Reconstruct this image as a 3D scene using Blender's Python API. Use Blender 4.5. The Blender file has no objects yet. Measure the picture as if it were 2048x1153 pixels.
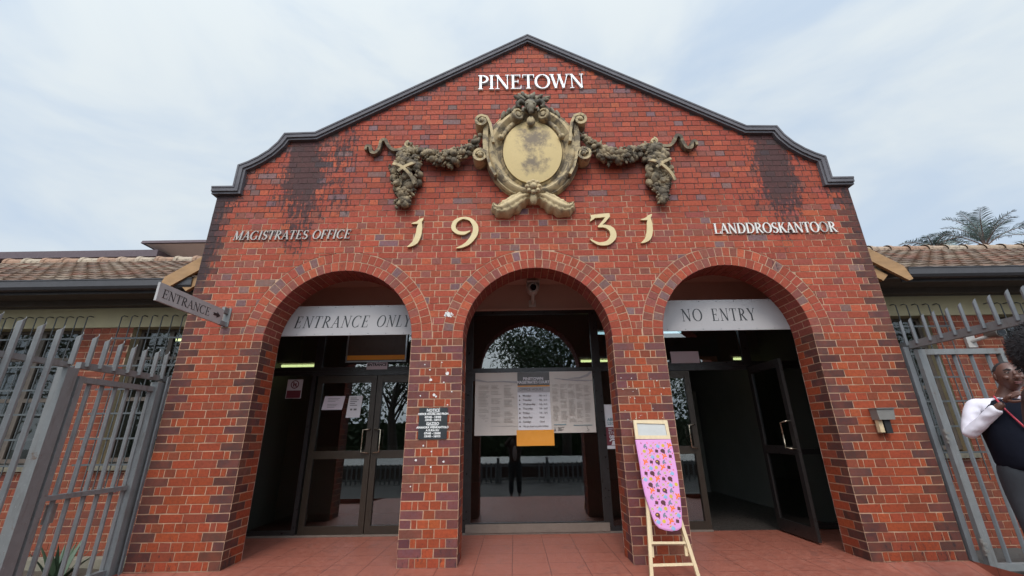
import bpy, bmesh, math, random
from mathutils import Vector, Matrix, noise as mnoise
R = math.radians
random.seed(7)
scene = bpy.context.scene
COL = scene.collection

# ------------------------------------------------------------------ camera
cam_d = bpy.data.cameras.new('camera')
cam = bpy.data.objects.new('camera', cam_d)
COL.objects.link(cam)
cam_d.sensor_width = 36.0
cam_d.lens = 14.737
cam_d.clip_start = 0.02
cam_d.clip_end = 2000
_f = Vector((-0.00077, 0.943361, 0.331768)); _r = Vector((0.999888, 0.005681, -0.013835)); _u = Vector((0.014936, -0.33172, 0.94326))
cam.matrix_world = Matrix(((_r.x, _u.x, -_f.x, -0.2791), (_r.y, _u.y, -_f.y, -4.7055), (_r.z, _u.z, -_f.z, 1.198), (0, 0, 0, 1)))
scene.camera = cam
scene.render.resolution_x, scene.render.resolution_y = 1024, 576

# ------------------------------------------------------------------ light
SUN_EL, SUN_AZ = 50.0, 186.0            # azimuth clockwise from +Y: behind the camera, a little to the left
scene.view_settings.view_transform = 'Standard'
scene.view_settings.look = 'None'
scene.view_settings.exposure = 0.0
scene.view_settings.gamma = 1.0
sdir = Vector((math.sin(R(SUN_AZ)) * math.cos(R(SUN_EL)), math.cos(R(SUN_AZ)) * math.cos(R(SUN_EL)), math.sin(R(SUN_EL))))
sl = bpy.data.lights.new('sun', 'SUN'); sl.energy = 1.35; sl.angle = R(14); sl.color = (1.0, 0.95, 0.88)
so = bpy.data.objects.new('sun', sl); COL.objects.link(so)
so.rotation_euler = (-sdir).to_track_quat('-Z', 'Y').to_euler()
so.location = (0, -10, 20)

world = bpy.data.worlds.new('World'); scene.world = world; world.use_nodes = True
wt = world.node_tree; wt.nodes.clear()
def wn(t, **k):
    n = wt.nodes.new(t)
    for a, b in k.items(): setattr(n, a, b)
    return n
def wmath(op, a, b=None, c=None):
    n = wn('ShaderNodeMath', operation=op)
    for i, v in enumerate((a, b, c)):
        if v is None: continue
        if isinstance(v, (int, float)): n.inputs[i].default_value = v
        else: wt.links.new(v, n.inputs[i])
    return n.outputs[0]
sky = wn('ShaderNodeTexSky', sky_type='NISHITA', sun_disc=False)
sky.sun_elevation = R(SUN_EL); sky.sun_rotation = R(SUN_AZ); sky.air_density = 1.0; sky.dust_density = 2.0; sky.ozone_density = 1.0
tc = wn('ShaderNodeTexCoord')
mp = wn('ShaderNodeMapping'); mp.inputs['Scale'].default_value = (1.0, 1.0, 2.2); mp.inputs['Location'].default_value = (0.3, 0.1, 0.4)
wt.links.new(tc.outputs['Generated'], mp.inputs['Vector'])
n1 = wn('ShaderNodeTexNoise'); n1.inputs['Scale'].default_value = 2.1; n1.inputs['Detail'].default_value = 5; n1.inputs['Roughness'].default_value = 0.52; n1.inputs['Distortion'].default_value = 0.5
wt.links.new(mp.outputs[0], n1.inputs['Vector'])
dot = wn('ShaderNodeVectorMath', operation='DOT_PRODUCT'); wt.links.new(tc.outputs['Generated'], dot.inputs[0]); dot.inputs[1].default_value = sdir
glow = wmath('POWER', wmath('MAXIMUM', wmath('MULTIPLY_ADD', dot.outputs['Value'], 0.5, 0.5), 0.0), 8.0)
cm = wn('ShaderNodeMapRange', interpolation_type='SMOOTHSTEP'); cm.inputs[1].default_value = 0.34; cm.inputs[2].default_value = 0.66
wt.links.new(n1.outputs['Fac'], cm.inputs[0])
# veil: hazy pale layer everywhere, white cloud on top of it
veil = wn('ShaderNodeMix', data_type='RGBA'); veil.inputs['Factor'].default_value = 0.92
wt.links.new(sky.outputs[0], veil.inputs['A']); veil.inputs['B'].default_value = (6.1, 7.35, 8.9, 1)
cl = wn('ShaderNodeMix', data_type='RGBA'); wt.links.new(cm.outputs[0], cl.inputs['Factor'])
wt.links.new(veil.outputs['Result'], cl.inputs['A']); cl.inputs['B'].default_value = (7.8, 8.5, 8.9, 1)
br = wmath('MULTIPLY_ADD', glow, 3.8, 0.96)
sc_ = wn('ShaderNodeVectorMath', operation='SCALE'); wt.links.new(cl.outputs['Result'], sc_.inputs[0]); wt.links.new(br, sc_.inputs['Scale'])
bg = wn('ShaderNodeBackground'); bg.inputs['Strength'].default_value = 0.1
wt.links.new(sc_.outputs[0], bg.inputs['Color'])
wo = wn('ShaderNodeOutputWorld'); wt.links.new(bg.outputs[0], wo.inputs['Surface'])

# ------------------------------------------------------------------ materials
MATS = {}
class NT:
    def __init__(s, name):
        s.m = bpy.data.materials.new(name); s.m.use_nodes = True
        s.t = s.m.node_tree; s.b = s.t.nodes['Principled BSDF']; s.out = s.t.nodes['Material Output']
        MATS[name] = s.m
    def n(s, t, **k):
        x = s.t.nodes.new(t)
        for a, b in k.items(): setattr(x, a, b)
        return x
    def l(s, a, b): s.t.links.new(a, b)
    def val(s, i, v):
        if isinstance(v, (int, float, tuple, list)): i.default_value = v
        else: s.l(v, i)
    def math(s, op, a, b=None, c=None, clamp=False):
        x = s.n('ShaderNodeMath', operation=op); x.use_clamp = clamp
        for i, v in enumerate((a, b, c)):
            if v is not None: s.val(x.inputs[i], v)
        return x.outputs[0]
    def pos(s): return s.n('ShaderNodeNewGeometry').outputs['Position']
    def noise(s, scale, detail=4, rough=0.55, vec=None, dist=0.0, stretch=None):
        v = vec if vec is not None else s.pos()
        if stretch:
            mm = s.n('ShaderNodeMapping'); mm.inputs['Scale'].default_value = stretch; s.l(v, mm.inputs['Vector']); v = mm.outputs[0]
        x = s.n('ShaderNodeTexNoise'); x.inputs['Scale'].default_value = scale; x.inputs['Detail'].default_value = detail
        x.inputs['Roughness'].default_value = rough; x.inputs['Distortion'].default_value = dist
        s.l(v, x.inputs['Vector']); return x.outputs['Fac']
    def rng(s, v, a, b, c=0.0, d=1.0, smooth=True):
        x = s.n('ShaderNodeMapRange'); 
        if smooth: x.interpolation_type = 'SMOOTHSTEP'
        s.val(x.inputs[0], v)
        for i, q in enumerate((a, b, c, d)): x.inputs[i + 1].default_value = q
        return x.outputs[0]
    def mix(s, f, a, b, mode='MIX'):
        x = s.n('ShaderNodeMix', data_type='RGBA', blend_type=mode)
        s.val(x.inputs['Factor'], f); 
        for k, v in (('A', a), ('B', b)):
            if isinstance(v, tuple) and len(v) == 3: v = v + (1,)
            s.val(x.inputs[k], v)
        return x.outputs['Result']
    def bump(s, h, strength=0.3, dist=0.01):
        x = s.n('ShaderNodeBump'); x.inputs['Strength'].default_value = strength; x.inputs['Distance'].default_value = dist
        s.l(h, x.inputs['Height']); s.l(x.outputs[0], s.b.inputs['Normal'])
    def done(s, color, rough=0.7, metal=0.0, spec=None):
        if isinstance(color, tuple) and len(color) == 3: color = color + (1,)
        s.val(s.b.inputs['Base Color'], color); s.val(s.b.inputs['Roughness'], rough); s.val(s.b.inputs['Metallic'], metal)
        if spec is not None: s.b.inputs['Specular IOR Level'].default_value = spec
        return s.m
def plain(name, c, rough=0.6, metal=0.0, var=0.25, scale=9.0, bump=0.15, stretch=None, spec=None):
    t = NT(name); f = t.noise(scale, 5, 0.6, stretch=stretch)
    a = tuple(x * (1 - var) for x in c); b = tuple(min(1, x * (1 + var)) for x in c)
    col = t.mix(f, a, b)
    if bump: t.bump(t.noise(scale * 6, 4, 0.6, stretch=stretch), bump, 0.004)
    rr = t.rng(t.noise(scale * 2.3, 3), 0.3, 0.7, max(0.02, rough - 0.08), min(1, rough + 0.08))
    return t.done(col, rr, metal, spec)

# bricks: colour per brick is stored on the faces, weathering plus painted low shade on the vertices
def brick_material(name, gain=1.0):
    t = NT(name)
    at = t.n('ShaderNodeAttribute', attribute_name='bcol'); st = t.n('ShaderNodeAttribute', attribute_name='stain_shade')
    nz = t.noise(38, 5, 0.65); nb = t.noise(7, 4, 0.6)
    c = t.mix(t.rng(nz, 0.3, 0.75, 0.0, 0.55), at.outputs['Color'], (0.12, 0.032, 0.020), 'MIX')
    c = t.mix(t.rng(nb, 0.35, 0.8, 0.0, 0.22), c, (0.40, 0.082, 0.038))
    blot = t.noise(26, 6, 0.7); streak = t.noise(10, 5, 0.7, stretch=(2.2, 2.2, 0.5))
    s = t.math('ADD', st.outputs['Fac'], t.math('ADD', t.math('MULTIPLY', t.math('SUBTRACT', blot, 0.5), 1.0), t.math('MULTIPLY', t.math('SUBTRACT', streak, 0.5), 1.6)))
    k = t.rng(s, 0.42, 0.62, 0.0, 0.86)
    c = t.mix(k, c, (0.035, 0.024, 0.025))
    t.bump(t.noise(120, 4, 0.7), 0.25, 0.003)
    return t.done(c, t.rng(nz, 0.3, 0.7, 0.6, 0.85), spec=0.22)
brick_material('brick')
def mortar_material():
    t = NT('mortar'); st = t.n('ShaderNodeAttribute', attribute_name='stain_shade')
    nz = t.noise(3.0, 5, 0.6); fine = t.noise(40, 4, 0.6)
    base = t.mix(fine, (0.40, 0.24, 0.15), (0.54, 0.35, 0.235)); base = t.mix(t.rng(t.noise(5.5, 5, 0.65), 0.45, 0.68, 0.0, 0.5), base, (0.30, 0.115, 0.07))
    z = t.n('ShaderNodeSeparateXYZ'); t.l(t.pos(), z.inputs[0])
    up = t.math('ADD', z.outputs['Z'], t.math('MULTIPLY', t.math('SUBTRACT', nz, 0.5), 2.2))
    k = t.rng(t.math('ADD', t.rng(up, 3.5, 4.6), t.math('MULTIPLY', st.outputs['Fac'], 1.2)), 0.15, 0.75, 0.0, 0.92)
    c = t.mix(k, base, (0.045, 0.03, 0.032))
    return t.done(c, 0.9, spec=0.2)
mortar_material()
plain('coping_stone', (0.095, 0.086, 0.092), 0.8, var=0.4, scale=3.5, stretch=(1, 1, 1))
def stone_material(name, light, dark, lo, hi, amt):
    t = NT(name)
    a = t.noise(5.5, 6, 0.68, dist=0.6); b = t.noise(22, 5, 0.65)
    c = t.mix(b, tuple(x * 0.82 for x in light), light)
    c = t.mix(t.rng(a, lo, hi, 0.0, amt), c, dark)
    g = t.noise(3.1, 4, 0.6)
    c = t.mix(t.rng(g, 0.56, 0.74, 0.0, 0.35), c, (0.20, 0.165, 0.11))
    t.bump(t.noise(60, 5, 0.7), 0.35, 0.006)
    return t.done(c, 0.85, spec=0.25)
stone_material('stone_frame', (0.50, 0.375, 0.21), (0.085, 0.068, 0.054), 0.43, 0.60, 0.85)
stone_material('stone_garland', (0.33, 0.245, 0.145), (0.062, 0.050, 0.040), 0.38, 0.60, 0.88)
stone_material('stone_leaf', (0.56, 0.425, 0.24), (0.08, 0.06, 0.045), 0.50, 0.70, 0.75)
stone_material('stone_mask', (0.27, 0.225, 0.155), (0.05, 0.045, 0.04), 0.36, 0.6, 0.85)
def shield_material():
    t = NT('stone_shield')
    p = t.pos(); x = t.n('ShaderNodeSeparateXYZ'); t.l(p, x.inputs[0])
    def blob(cx, cz, rx, rz):
        dx = t.math('DIVIDE', t.math('SUBTRACT', x.outputs['X'], cx), rx); dz = t.math('DIVIDE', t.math('SUBTRACT', x.outputs['Z'], cz), rz)
        d = t.math('SQRT', t.math('ADD', t.math('MULTIPLY', dx, dx), t.math('MULTIPLY', dz, dz)))
        return t.math('SUBTRACT', 1.0, d)
    n = t.noise(9, 6, 0.7); n2 = t.noise(30, 5, 0.7)
    m = t.math('MAXIMUM', blob(0.03, 4.90, 0.30, 0.34), blob(0.02, 4.50, 0.24, 0.17))
    k = t.rng(t.math('ADD', m, t.math('MULTIPLY', t.math('SUBTRACT', n, 0.5), 2.8)), 0.0, 0.95, 0.0, 0.85)
    c = t.mix(n2, (0.50, 0.365, 0.17), (0.58, 0.43, 0.215))
    c = t.mix(k, c, (0.135, 0.105, 0.09))
    t.bump(n2, 0.12, 0.004)
    t.done(c, 0.8, spec=0.25)
shield_material()
plain('letter_white', (0.80, 0.80, 0.78), 0.45, var=0.06)
plain('letter_cream', (0.66, 0.61, 0.55), 0.5, var=0.2)
plain('letter_worn', (0.40, 0.35, 0.31), 0.6, var=0.35, scale=6)
plain('letter_gold', (0.60, 0.455, 0.225), 0.5, var=0.12)
plain('sign_black', (0.012, 0.012, 0.013), 0.5, var=0.2)
plain('sign_board', (0.36, 0.33, 0.32), 0.45, var=0.08, scale=2.5, bump=0.05)
plain('sign_weathered', (0.36, 0.335, 0.32), 0.75, var=0.28, scale=7)
plain('plaque_black', (0.018, 0.021, 0.022), 0.45, var=0.25)
plain('plaque_white', (0.72, 0.70, 0.66), 0.5, var=0.05)
plain('paper_white', (0.66, 0.62, 0.62), 0.75, var=0.06, scale=5)
plain('paper_beige', (0.56, 0.49, 0.43), 0.75, var=0.10, scale=4)
plain('paper_pink', (0.62, 0.54, 0.57), 0.75, var=0.05, scale=4)
plain('paper_grey', (0.12, 0.115, 0.11), 0.7, var=0.1)
plain('paper_midgrey', (0.36, 0.33, 0.32), 0.7, var=0.08)
plain('paper_text', (0.17, 0.15, 0.14), 0.8, var=0.1)
plain('paper_faint', (0.40, 0.345, 0.30), 0.8, var=0.1)
plain('paper_orange', (0.72, 0.28, 0.022), 0.6, var=0.06)
plain('paper_maroon', (0.16, 0.025, 0.035), 0.6, var=0.1)
plain('paper_teal', (0.12, 0.22, 0.24), 0.6, var=0.1)
plain('poster_brown', (0.06, 0.035, 0.02), 0.5, var=0.15)
plain('aluminium', (0.36, 0.36, 0.36), 0.35, metal=0.85, var=0.1)
plain('frame_dark', (0.022, 0.018, 0.017), 0.35, var=0.2, spec=0.5)
plain('frame_bronze', (0.042, 0.030, 0.021), 0.38, metal=0.35, var=0.2, spec=0.5)
plain('handle_metal', (0.42, 0.36, 0.27), 0.25, metal=0.9, var=0.1)
def galv(name, c):
    t = NT(name); n = t.noise(16, 6, 0.7); st = t.noise(9, 5, 0.65, stretch=(2, 2, 0.35)); sp = t.noise(55, 4, 0.7)
    col = t.mix(n, tuple(x * .72 for x in c), tuple(x * 1.22 for x in c)); col = t.mix(t.rng(st, .50, .72, 0, .55), col, (0.12, 0.105, 0.09))
    col = t.mix(t.rng(t.noise(6, 6, 0.75), .60, .70, 0, .7), col, (0.13, 0.065, 0.035)); col = t.mix(t.rng(sp, .62, .72, 0, .5), col, (0.40, 0.40, 0.39))
    t.bump(sp, .2, .003); t.done(col, t.rng(n, .3, .7, .5, .72), 0.15, .35)
galv('galvanised', (0.20, 0.20, 0.195))
plain('galvanised_dark', (0.15, 0.155, 0.16), 0.6, metal=0.2, var=0.25, scale=14)
plain('bar_dark', (0.07, 0.075, 0.075), 0.55, var=0.25)
plain('plaster_pink', (0.47, 0.30, 0.24), 0.8, var=0.10, scale=2.5)
plain('plaster_cream', (0.40, 0.335, 0.20), 0.85, var=0.18, scale=2.6)
plain('eave_wood', (0.105, 0.082, 0.065), 0.8, var=0.35, scale=3, stretch=(0.4, 2, 4))
plain('gutter_paint', (0.055, 0.050, 0.052), 0.5, var=0.2)
plain('barge_wood', (0.34, 0.19, 0.085), 0.8, var=0.45, scale=5, stretch=(1, 1, 3))
plain('soffit_pink', (0.74, 0.62, 0.55), 0.8, var=0.1)
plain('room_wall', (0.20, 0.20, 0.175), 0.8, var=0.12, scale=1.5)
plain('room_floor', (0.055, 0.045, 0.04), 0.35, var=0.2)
plain('sill_concrete', (0.16, 0.12, 0.095), 0.8, var=0.25)
plain('pine_wood', (0.58, 0.44, 0.26), 0.5, var=0.2, scale=6, stretch=(6, 6, 0.7))
plain('iron_rest', (0.42, 0.41, 0.38), 0.5, var=0.12)
plain('fabric_pink', (0.60, 0.27, 0.50), 0.9, var=0.05, bump=0.2)
plain('print_brown', (0.09, 0.028, 0.03), 0.9, var=0.1)
plain('print_orange', (0.72, 0.16, 0.03), 0.9, var=0.1)
plain('print_yellow', (0.55, 0.36, 0.04), 0.9, var=0.1)
plain('print_blue', (0.22, 0.36, 0.50), 0.9, var=0.1)
plain('print_grey', (0.16, 0.17, 0.20), 0.9, var=0.1)
plain('print_green', (0.40, 0.38, 0.12), 0.9, var=0.1)
plain('print_red', (0.70, 0.10, 0.12), 0.9, var=0.1)
plain('cctv_shell', (0.52, 0.48, 0.44), 0.45, var=0.05)
plain('cctv_lens', (0.01, 0.011, 0.014), 0.12, var=0.1, bump=0)
plain('box_grey', (0.20, 0.185, 0.165), 0.55, metal=0.2, var=0.2)
plain('soil', (0.06, 0.045, 0.03), 0.95, var=0.4, scale=12, bump=0.6)
plain('kerb_stone', (0.19, 0.165, 0.12), 0.9, var=0.35, scale=7)
plain('paving', (0.06, 0.054, 0.048), 0.85, var=0.3, scale=1.2)
plain('skin_dark', (0.105, 0.045, 0.03), 0.45, var=0.15, scale=20, bump=0.05)
plain('skin_lip', (0.14, 0.045, 0.04), 0.4, var=0.1)
plain('eye_white', (0.32, 0.27, 0.23), 0.3, var=0.03, bump=0)
plain('hair_black', (0.012, 0.010, 0.011), 0.75, var=0.3, scale=60, bump=0.8)
plain('shirt_white', (0.70, 0.65, 0.70), 0.8, var=0.05, scale=8)
plain('vest_navy', (0.010, 0.011, 0.017), 0.95, var=0.2, scale=20, spec=0.05)
plain('trouser_grey', (0.050, 0.054, 0.060), 0.9, var=0.2, scale=20, spec=0.08)
plain('shoe_black', (0.012, 0.012, 0.012), 0.4, var=0.2)
plain('jacket_brown', (0.05, 0.025, 0.02), 0.8, var=0.2)
plain('lanyard_red', (0.45, 0.03, 0.05), 0.6, var=0.1)
plain('card_white', (0.7, 0.7, 0.66), 0.4, var=0.05)
plain('bark', (0.075, 0.06, 0.05), 0.9, var=0.35, scale=6, stretch=(2, 2, 0.5), bump=0.6)
plain('standin_white', (0.62, 0.60, 0.56), 0.8, var=0.1, scale=2)
plain('rear_roof', (0.10, 0.07, 0.075), 0.8, var=0.25)
plain('rubber_black', (0.012, 0.012, 0.012), 0.6, var=0.2)
plain('paint_splash', (0.66, 0.62, 0.58), 0.6, var=0.06)
def leaf_mat(name, c, trans=0.25):
    t = NT(name); o = t.n('ShaderNodeAttribute', attribute_name='bcol')
    c2 = t.mix(t.noise(1.3, 3), tuple(x * 0.6 for x in c), tuple(x * 1.35 for x in c))
    c2 = t.mix(0.5, c2, o.outputs['Color'], 'MIX')
    t.done(c2, 0.55, spec=0.4)
leaf_mat('leaf_green', (0.06, 0.10, 0.035)); leaf_mat('leaf_palm', (0.15, 0.19, 0.17)); leaf_mat('leaf_aloe', (0.06, 0.095, 0.055))  # palm green paled: haze put into the leaf colour
def roof_material():
    t = NT('roof_tile'); at = t.n('ShaderNodeAttribute', attribute_name='bcol')
    n = t.noise(14, 6, 0.7); n2 = t.noise(2.2, 4, 0.6)
    c = t.mix(t.rng(n, 0.48, 0.66, 0.0, 0.75), at.outputs['Color'], (0.07, 0.052, 0.042))
    c = t.mix(t.rng(n2, 0.5, 0.75, 0.0, 0.3), c, (0.28, 0.22, 0.15))
    t.bump(n, 0.3, 0.01); t.done(c, 0.85, spec=0.2)
roof_material()
def floor_material():
    t = NT('red_floor'); p = t.pos(); x = t.n('ShaderNodeSeparateXYZ'); t.l(p, x.inputs[0])
    def line(v, off, step):
        f = t.math('FRACT', t.math('DIVIDE', t.math('SUBTRACT', v, off - 50 * step), step))
        d = t.math('MULTIPLY', t.math('MINIMUM', f, t.math('SUBTRACT', 1.0, f)), step)
        return t.rng(d, 0.002, 0.0045, 1.0, 0.0)
    g = t.math('MAXIMUM', line(x.outputs['X'], -0.32, 0.36), line(x.outputs['Y'], -0.23, 0.36))
    n = t.noise(2.0, 5, 0.6); n2 = t.noise(16, 5, 0.65)
    c = t.mix(n, (0.22, 0.062, 0.04), (0.30, 0.095, 0.062)); c = t.mix(t.rng(n2, 0.4, 0.75, 0.0, 0.35), c, (0.36, 0.16, 0.11))
    c = t.mix(t.rng(t.noise(4.5, 6, 0.7, dist=0.8), 0.52, 0.68, 0.0, 0.45), c, (0.15, 0.06, 0.045)); c = t.mix(t.rng(t.noise(70, 3, 0.6), 0.70, 0.76, 0.0, 0.5), c, (0.42, 0.30, 0.24))
    c = t.mix(t.math('MULTIPLY', g, 0.75), c, (0.06, 0.025, 0.02))
    t.bump(t.math('MULTIPLY', g, -1.0), 0.4, 0.004)
    t.done(c, t.rng(n2, 0.3, 0.7, 0.42, 0.6), spec=0.4)
floor_material()
def glass_material(name, tint, base):
    t = NT(name); lw = t.n('ShaderNodeLayerWeight'); lw.inputs['Blend'].default_value = 0.5
    fac = t.math('ADD', t.math('MULTIPLY', t.math('POWER', lw.outputs['Facing'], 4.0), 0.7), base, clamp=True)
    tr = t.n('ShaderNodeBsdfTransparent'); tr.inputs[0].default_value = tint + (1,)
    gl = t.n('ShaderNodeBsdfGlossy'); gl.inputs['Roughness'].default_value = 0.004; gl.inputs['Color'].default_value = (0.95, 0.97, 1, 1)
    mx = t.n('ShaderNodeMixShader'); t.l(fac, mx.inputs[0]); t.l(tr.outputs[0], mx.inputs[1]); t.l(gl.outputs[0], mx.inputs[2])
    t.l(mx.outputs[0], t.out.inputs['Surface'])
glass_material('glass_plain', (0.70, 0.72, 0.70), 0.045)
glass_material('glass', (0.60, 0.62, 0.60), 0.135)
def emit(name, c, s):
    t = NT(name); t.b.inputs['Base Color'].default_value = (0.8, 0.8, 0.8, 1)
    t.b.inputs['Emission Color'].default_value = c + (1,); t.b.inputs['Emission Strength'].default_value = s
emit('tube_warm', (0.80, 0.90, 0.42), 3.0); emit('tube_cool', (0.50, 0.78, 0.95), 2.5)

# ------------------------------------------------------------------ mesh builder
ORG = {}
def tag(o, label=None, cat=None, group=None, kind=None):
    if label: o['label'] = label
    if cat: o['category'] = cat
    if group: o['group'] = group
    if kind: o['kind'] = kind
    return o
def thing(name, label, cat, loc=(0, 0, 0), group=None):
    o = bpy.data.objects.new(name, None); COL.objects.link(o); o.location = loc; o.empty_display_size = 0.1
    ORG[o.name] = Vector(loc)
    return tag(o, label, cat, group)
class MB:
    def __init__(s): s.v = []; s.f = []; s.m = []; s.c = []; s.st = {}
    def vert(s, p, stain_shade=0.0):
        s.v.append(Vector(p)); 
        if stain_shade: s.st[len(s.v) - 1] = stain_shade
        return len(s.v) - 1
    def face(s, idx, m=0, c=None): s.f.append(tuple(idx)); s.m.append(m); s.c.append(c)
    def quad(s, a, b, c, d, m=0, col=None):
        i = [s.vert(p) for p in (a, b, c, d)]; s.face(i, m, col)
    def hexa(s, P, m=0, col=None):       # 8 points: bottom ring 0-3, top ring 4-7
        i = [s.vert(p) for p in P]
        for q in ((3, 2, 1, 0), (4, 5, 6, 7), (0, 1, 5, 4), (1, 2, 6, 5), (2, 3, 7, 6), (3, 0, 4, 7)): s.face([i[k] for k in q], m, col)
    def box(s, x0, x1, y0, y1, z0, z1, m=0, col=None):
        s.hexa([(x0, y0, z0), (x1, y0, z0), (x1, y1, z0), (x0, y1, z0), (x0, y0, z1), (x1, y0, z1), (x1, y1, z1), (x0, y1, z1)], m, col)
    def bar(s, a, b, w, d, up=(0, 0, 1), m=0):    # rectangular bar from a to b, w across, d along 'up'
        a = Vector(a); b = Vector(b); t = (b - a).normalized(); up = Vector(up)
        if abs(t.dot(up)) > 0.98: up = Vector((0, 1, 0))
        sx = t.cross(up).normalized(); uu = sx.cross(t).normalized()
        P = []
        for p in (a, b):
            for q in ((-1, -1), (1, -1), (1, 1), (-1, 1)): P.append(p + sx * (q[0] * w / 2) + uu * (q[1] * d / 2))
        s.hexa(P, m)
    def prism(s, poly, fr, d0, d1, m=0, col=None):   # poly in (u,v); frame (O,U,V,N); from depth d0 to d1 (front)
        O, U, V, N = fr; n = len(poly)
        a = [s.vert(O + U * p[0] + V * p[1] + N * d0) for p in poly]; b = [s.vert(O + U * p[0] + V * p[1] + N * d1) for p in poly]
        s.face(b, m, col); s.face(a[::-1], m, col)
        for i in range(n): j = (i + 1) % n; s.face((a[i], a[j], b[j], b[i]), m, col)
    def tube(s, pts, rad, n=8, m=0, cap=True):
        pts = [Vector(p) for p in pts]
        if isinstance(rad, (int, float)): rad = [rad] * len(pts)
        rings = []; prev = None
        for i, p in enumerate(pts):
            t = (pts[min(i + 1, len(pts) - 1)] - pts[max(i - 1, 0)]).normalized()
            if prev is None:
                h = Vector((0, 0, 1)) if abs(t.z) < 0.9 else Vector((1, 0, 0)); a = t.cross(h).normalized()
            else: a = (prev - t * prev.dot(t)).normalized()
            prev = a; b = t.cross(a)
            rings.append([s.vert(p + (a * math.cos(2 * math.pi * k / n) + b * math.sin(2 * math.pi * k / n)) * rad[i]) for k in range(n)])
        for r0, r1 in zip(rings, rings[1:]):
            for k in range(n): s.face((r0[k], r0[(k + 1) % n], r1[(k + 1) % n], r1[k]), m)
        if cap: s.face(rings[0][::-1], m); s.face(rings[-1], m)
    def ball(s, c, r, nu=10, nv=7, m=0, basis=None, noise_amp=0.0, ridges=0):
        c = Vector(c); r = Vector((r, r, r)) if isinstance(r, (int, float)) else Vector(r)
        rows = []
        for j in range(nv + 1):
            th = math.pi * j / nv; row = []
            for i in range(nu if 0 < j < nv else 1):
                ph = 2 * math.pi * i / nu
                p = Vector((math.sin(th) * math.cos(ph), math.sin(th) * math.sin(ph), math.cos(th)))
                k = 1.0
                if noise_amp: k += noise_amp * mnoise.noise(p * 2.3 + c * 5)
                if ridges: k *= 1 + 0.09 * math.cos(ridges * ph)
                p = Vector((p.x * r.x, p.y * r.y, p.z * r.z)) * k
                if basis is not None: p = basis @ p
                row.append(s.vert(c + p))
            rows.append(row)
        for j in range(nv):
            a, b = rows[j], rows[j + 1]
            for i in range(nu):
                i2 = (i + 1) % nu
                if len(a) == 1: s.face((a[0], b[i], b[i2]), m)
                elif len(b) == 1: s.face((a[i], b[0], a[i2]), m)
                else: s.face((a[i], b[i], b[i2], a[i2]), m)
    def grid(s, rows, m=0, cols=None, closed=False):
        R_ = [[s.vert(p) for p in row] for row in rows]
        for a, b in zip(R_, R_[1:]):
            n = len(a)
            for i in range(n if closed else n - 1): s.face((a[i], a[(i + 1) % n], b[(i + 1) % n], b[i]), m, cols)
    def build(s, name, mats, parent=None, smooth=False, edge=None):
        me = bpy.data.meshes.new(name)
        off = ORG.get(parent.name, Vector()) if parent is not None else Vector()
        me.from_pydata([tuple(p - off) for p in s.v], [], s.f)
        if isinstance(mats, str): mats = [mats]
        for k in mats: me.materials.append(MATS[k])
        me.polygons.foreach_set('material_index', s.m)
        if any(c is not None for c in s.c):
            at = me.attributes.new('bcol', 'FLOAT_COLOR', 'FACE'); buf = []
            for c in s.c: buf += list((c or (0.3, 0.1, 0.07))[:3]) + [1.0]
            at.data.foreach_set('color', buf)
        if s.st:
            at = me.attributes.new('stain_shade', 'FLOAT', 'POINT'); at.data.foreach_set('value', [s.st.get(i, 0.0) for i in range(len(s.v))])
        if smooth: me.polygons.foreach_set('use_smooth', [True] * len(me.polygons))
        me.update()
        if smooth and edge: 
            try: me.set_sharp_from_angle(angle=R(edge))
            except Exception: pass
        o = bpy.data.objects.new(name, me); COL.objects.link(o)
        if parent is not None: o.parent = parent; ORG[o.name] = off
        else: ORG[o.name] = Vector()
        return o
def dup(o, parent=None, loc=None, rotz=None):
    c = o.copy(); COL.objects.link(c)
    if parent is not None: c.parent = parent
    if loc is not None: c.location = loc
    if rotz is not None: c.rotation_euler = (0, 0, rotz)
    ORG[c.name] = Vector(c.location) if parent is None else ORG.get(parent.name, Vector())
    for ch in list(o.children): dup(ch, c)
    return c
def frame(O, U, V):
    O = Vector(O); U = Vector(U).normalized(); V = Vector(V).normalized(); return (O, U, V, U.cross(V).normalized())
FRONT = frame((0, 0, 0), (1, 0, 0), (0, 0, 1))       # normal -Y
def strip(pts, ws):                                   # variable-width stroke -> list of quads in 2-D
    pts = [Vector((p[0], p[1])) for p in pts]; n = len(pts); L = []; Rr = []
    if isinstance(ws, (int, float)): ws = [ws] * n
    for i, p in enumerate(pts):
        t = (pts[min(i + 1, n - 1)] - pts[max(i - 1, 0)]).normalized(); nn = Vector((-t.y, t.x)); w = ws[i] / 2
        L.append(p + nn * w); Rr.append(p - nn * w)
    return L, Rr
def stroke_prism(mb, pts, ws, fr, d0, d1, m=0):
    L, Rr = strip(pts, ws); O, U, V, N = fr
    P = lambda q, d: mb.vert(O + U * q.x + V * q.y + N * d)
    lf = [P(q, d1) for q in L]; rf = [P(q, d1) for q in Rr]; lb = [P(q, d0) for q in L]; rb = [P(q, d0) for q in Rr]
    for i in range(len(L) - 1):
        mb.face((rf[i], rf[i + 1], lf[i + 1], lf[i]), m); mb.face((lb[i], lb[i + 1], rb[i + 1], rb[i]), m)
        mb.face((lf[i], lf[i + 1], lb[i + 1], lb[i]), m); mb.face((rb[i], rb[i + 1], rf[i + 1], rf[i]), m)
    mb.face((lf[0], lb[0], rb[0], rf[0]), m); mb.face((rf[-1], rb[-1], lb[-1], lf[-1]), m)
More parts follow.
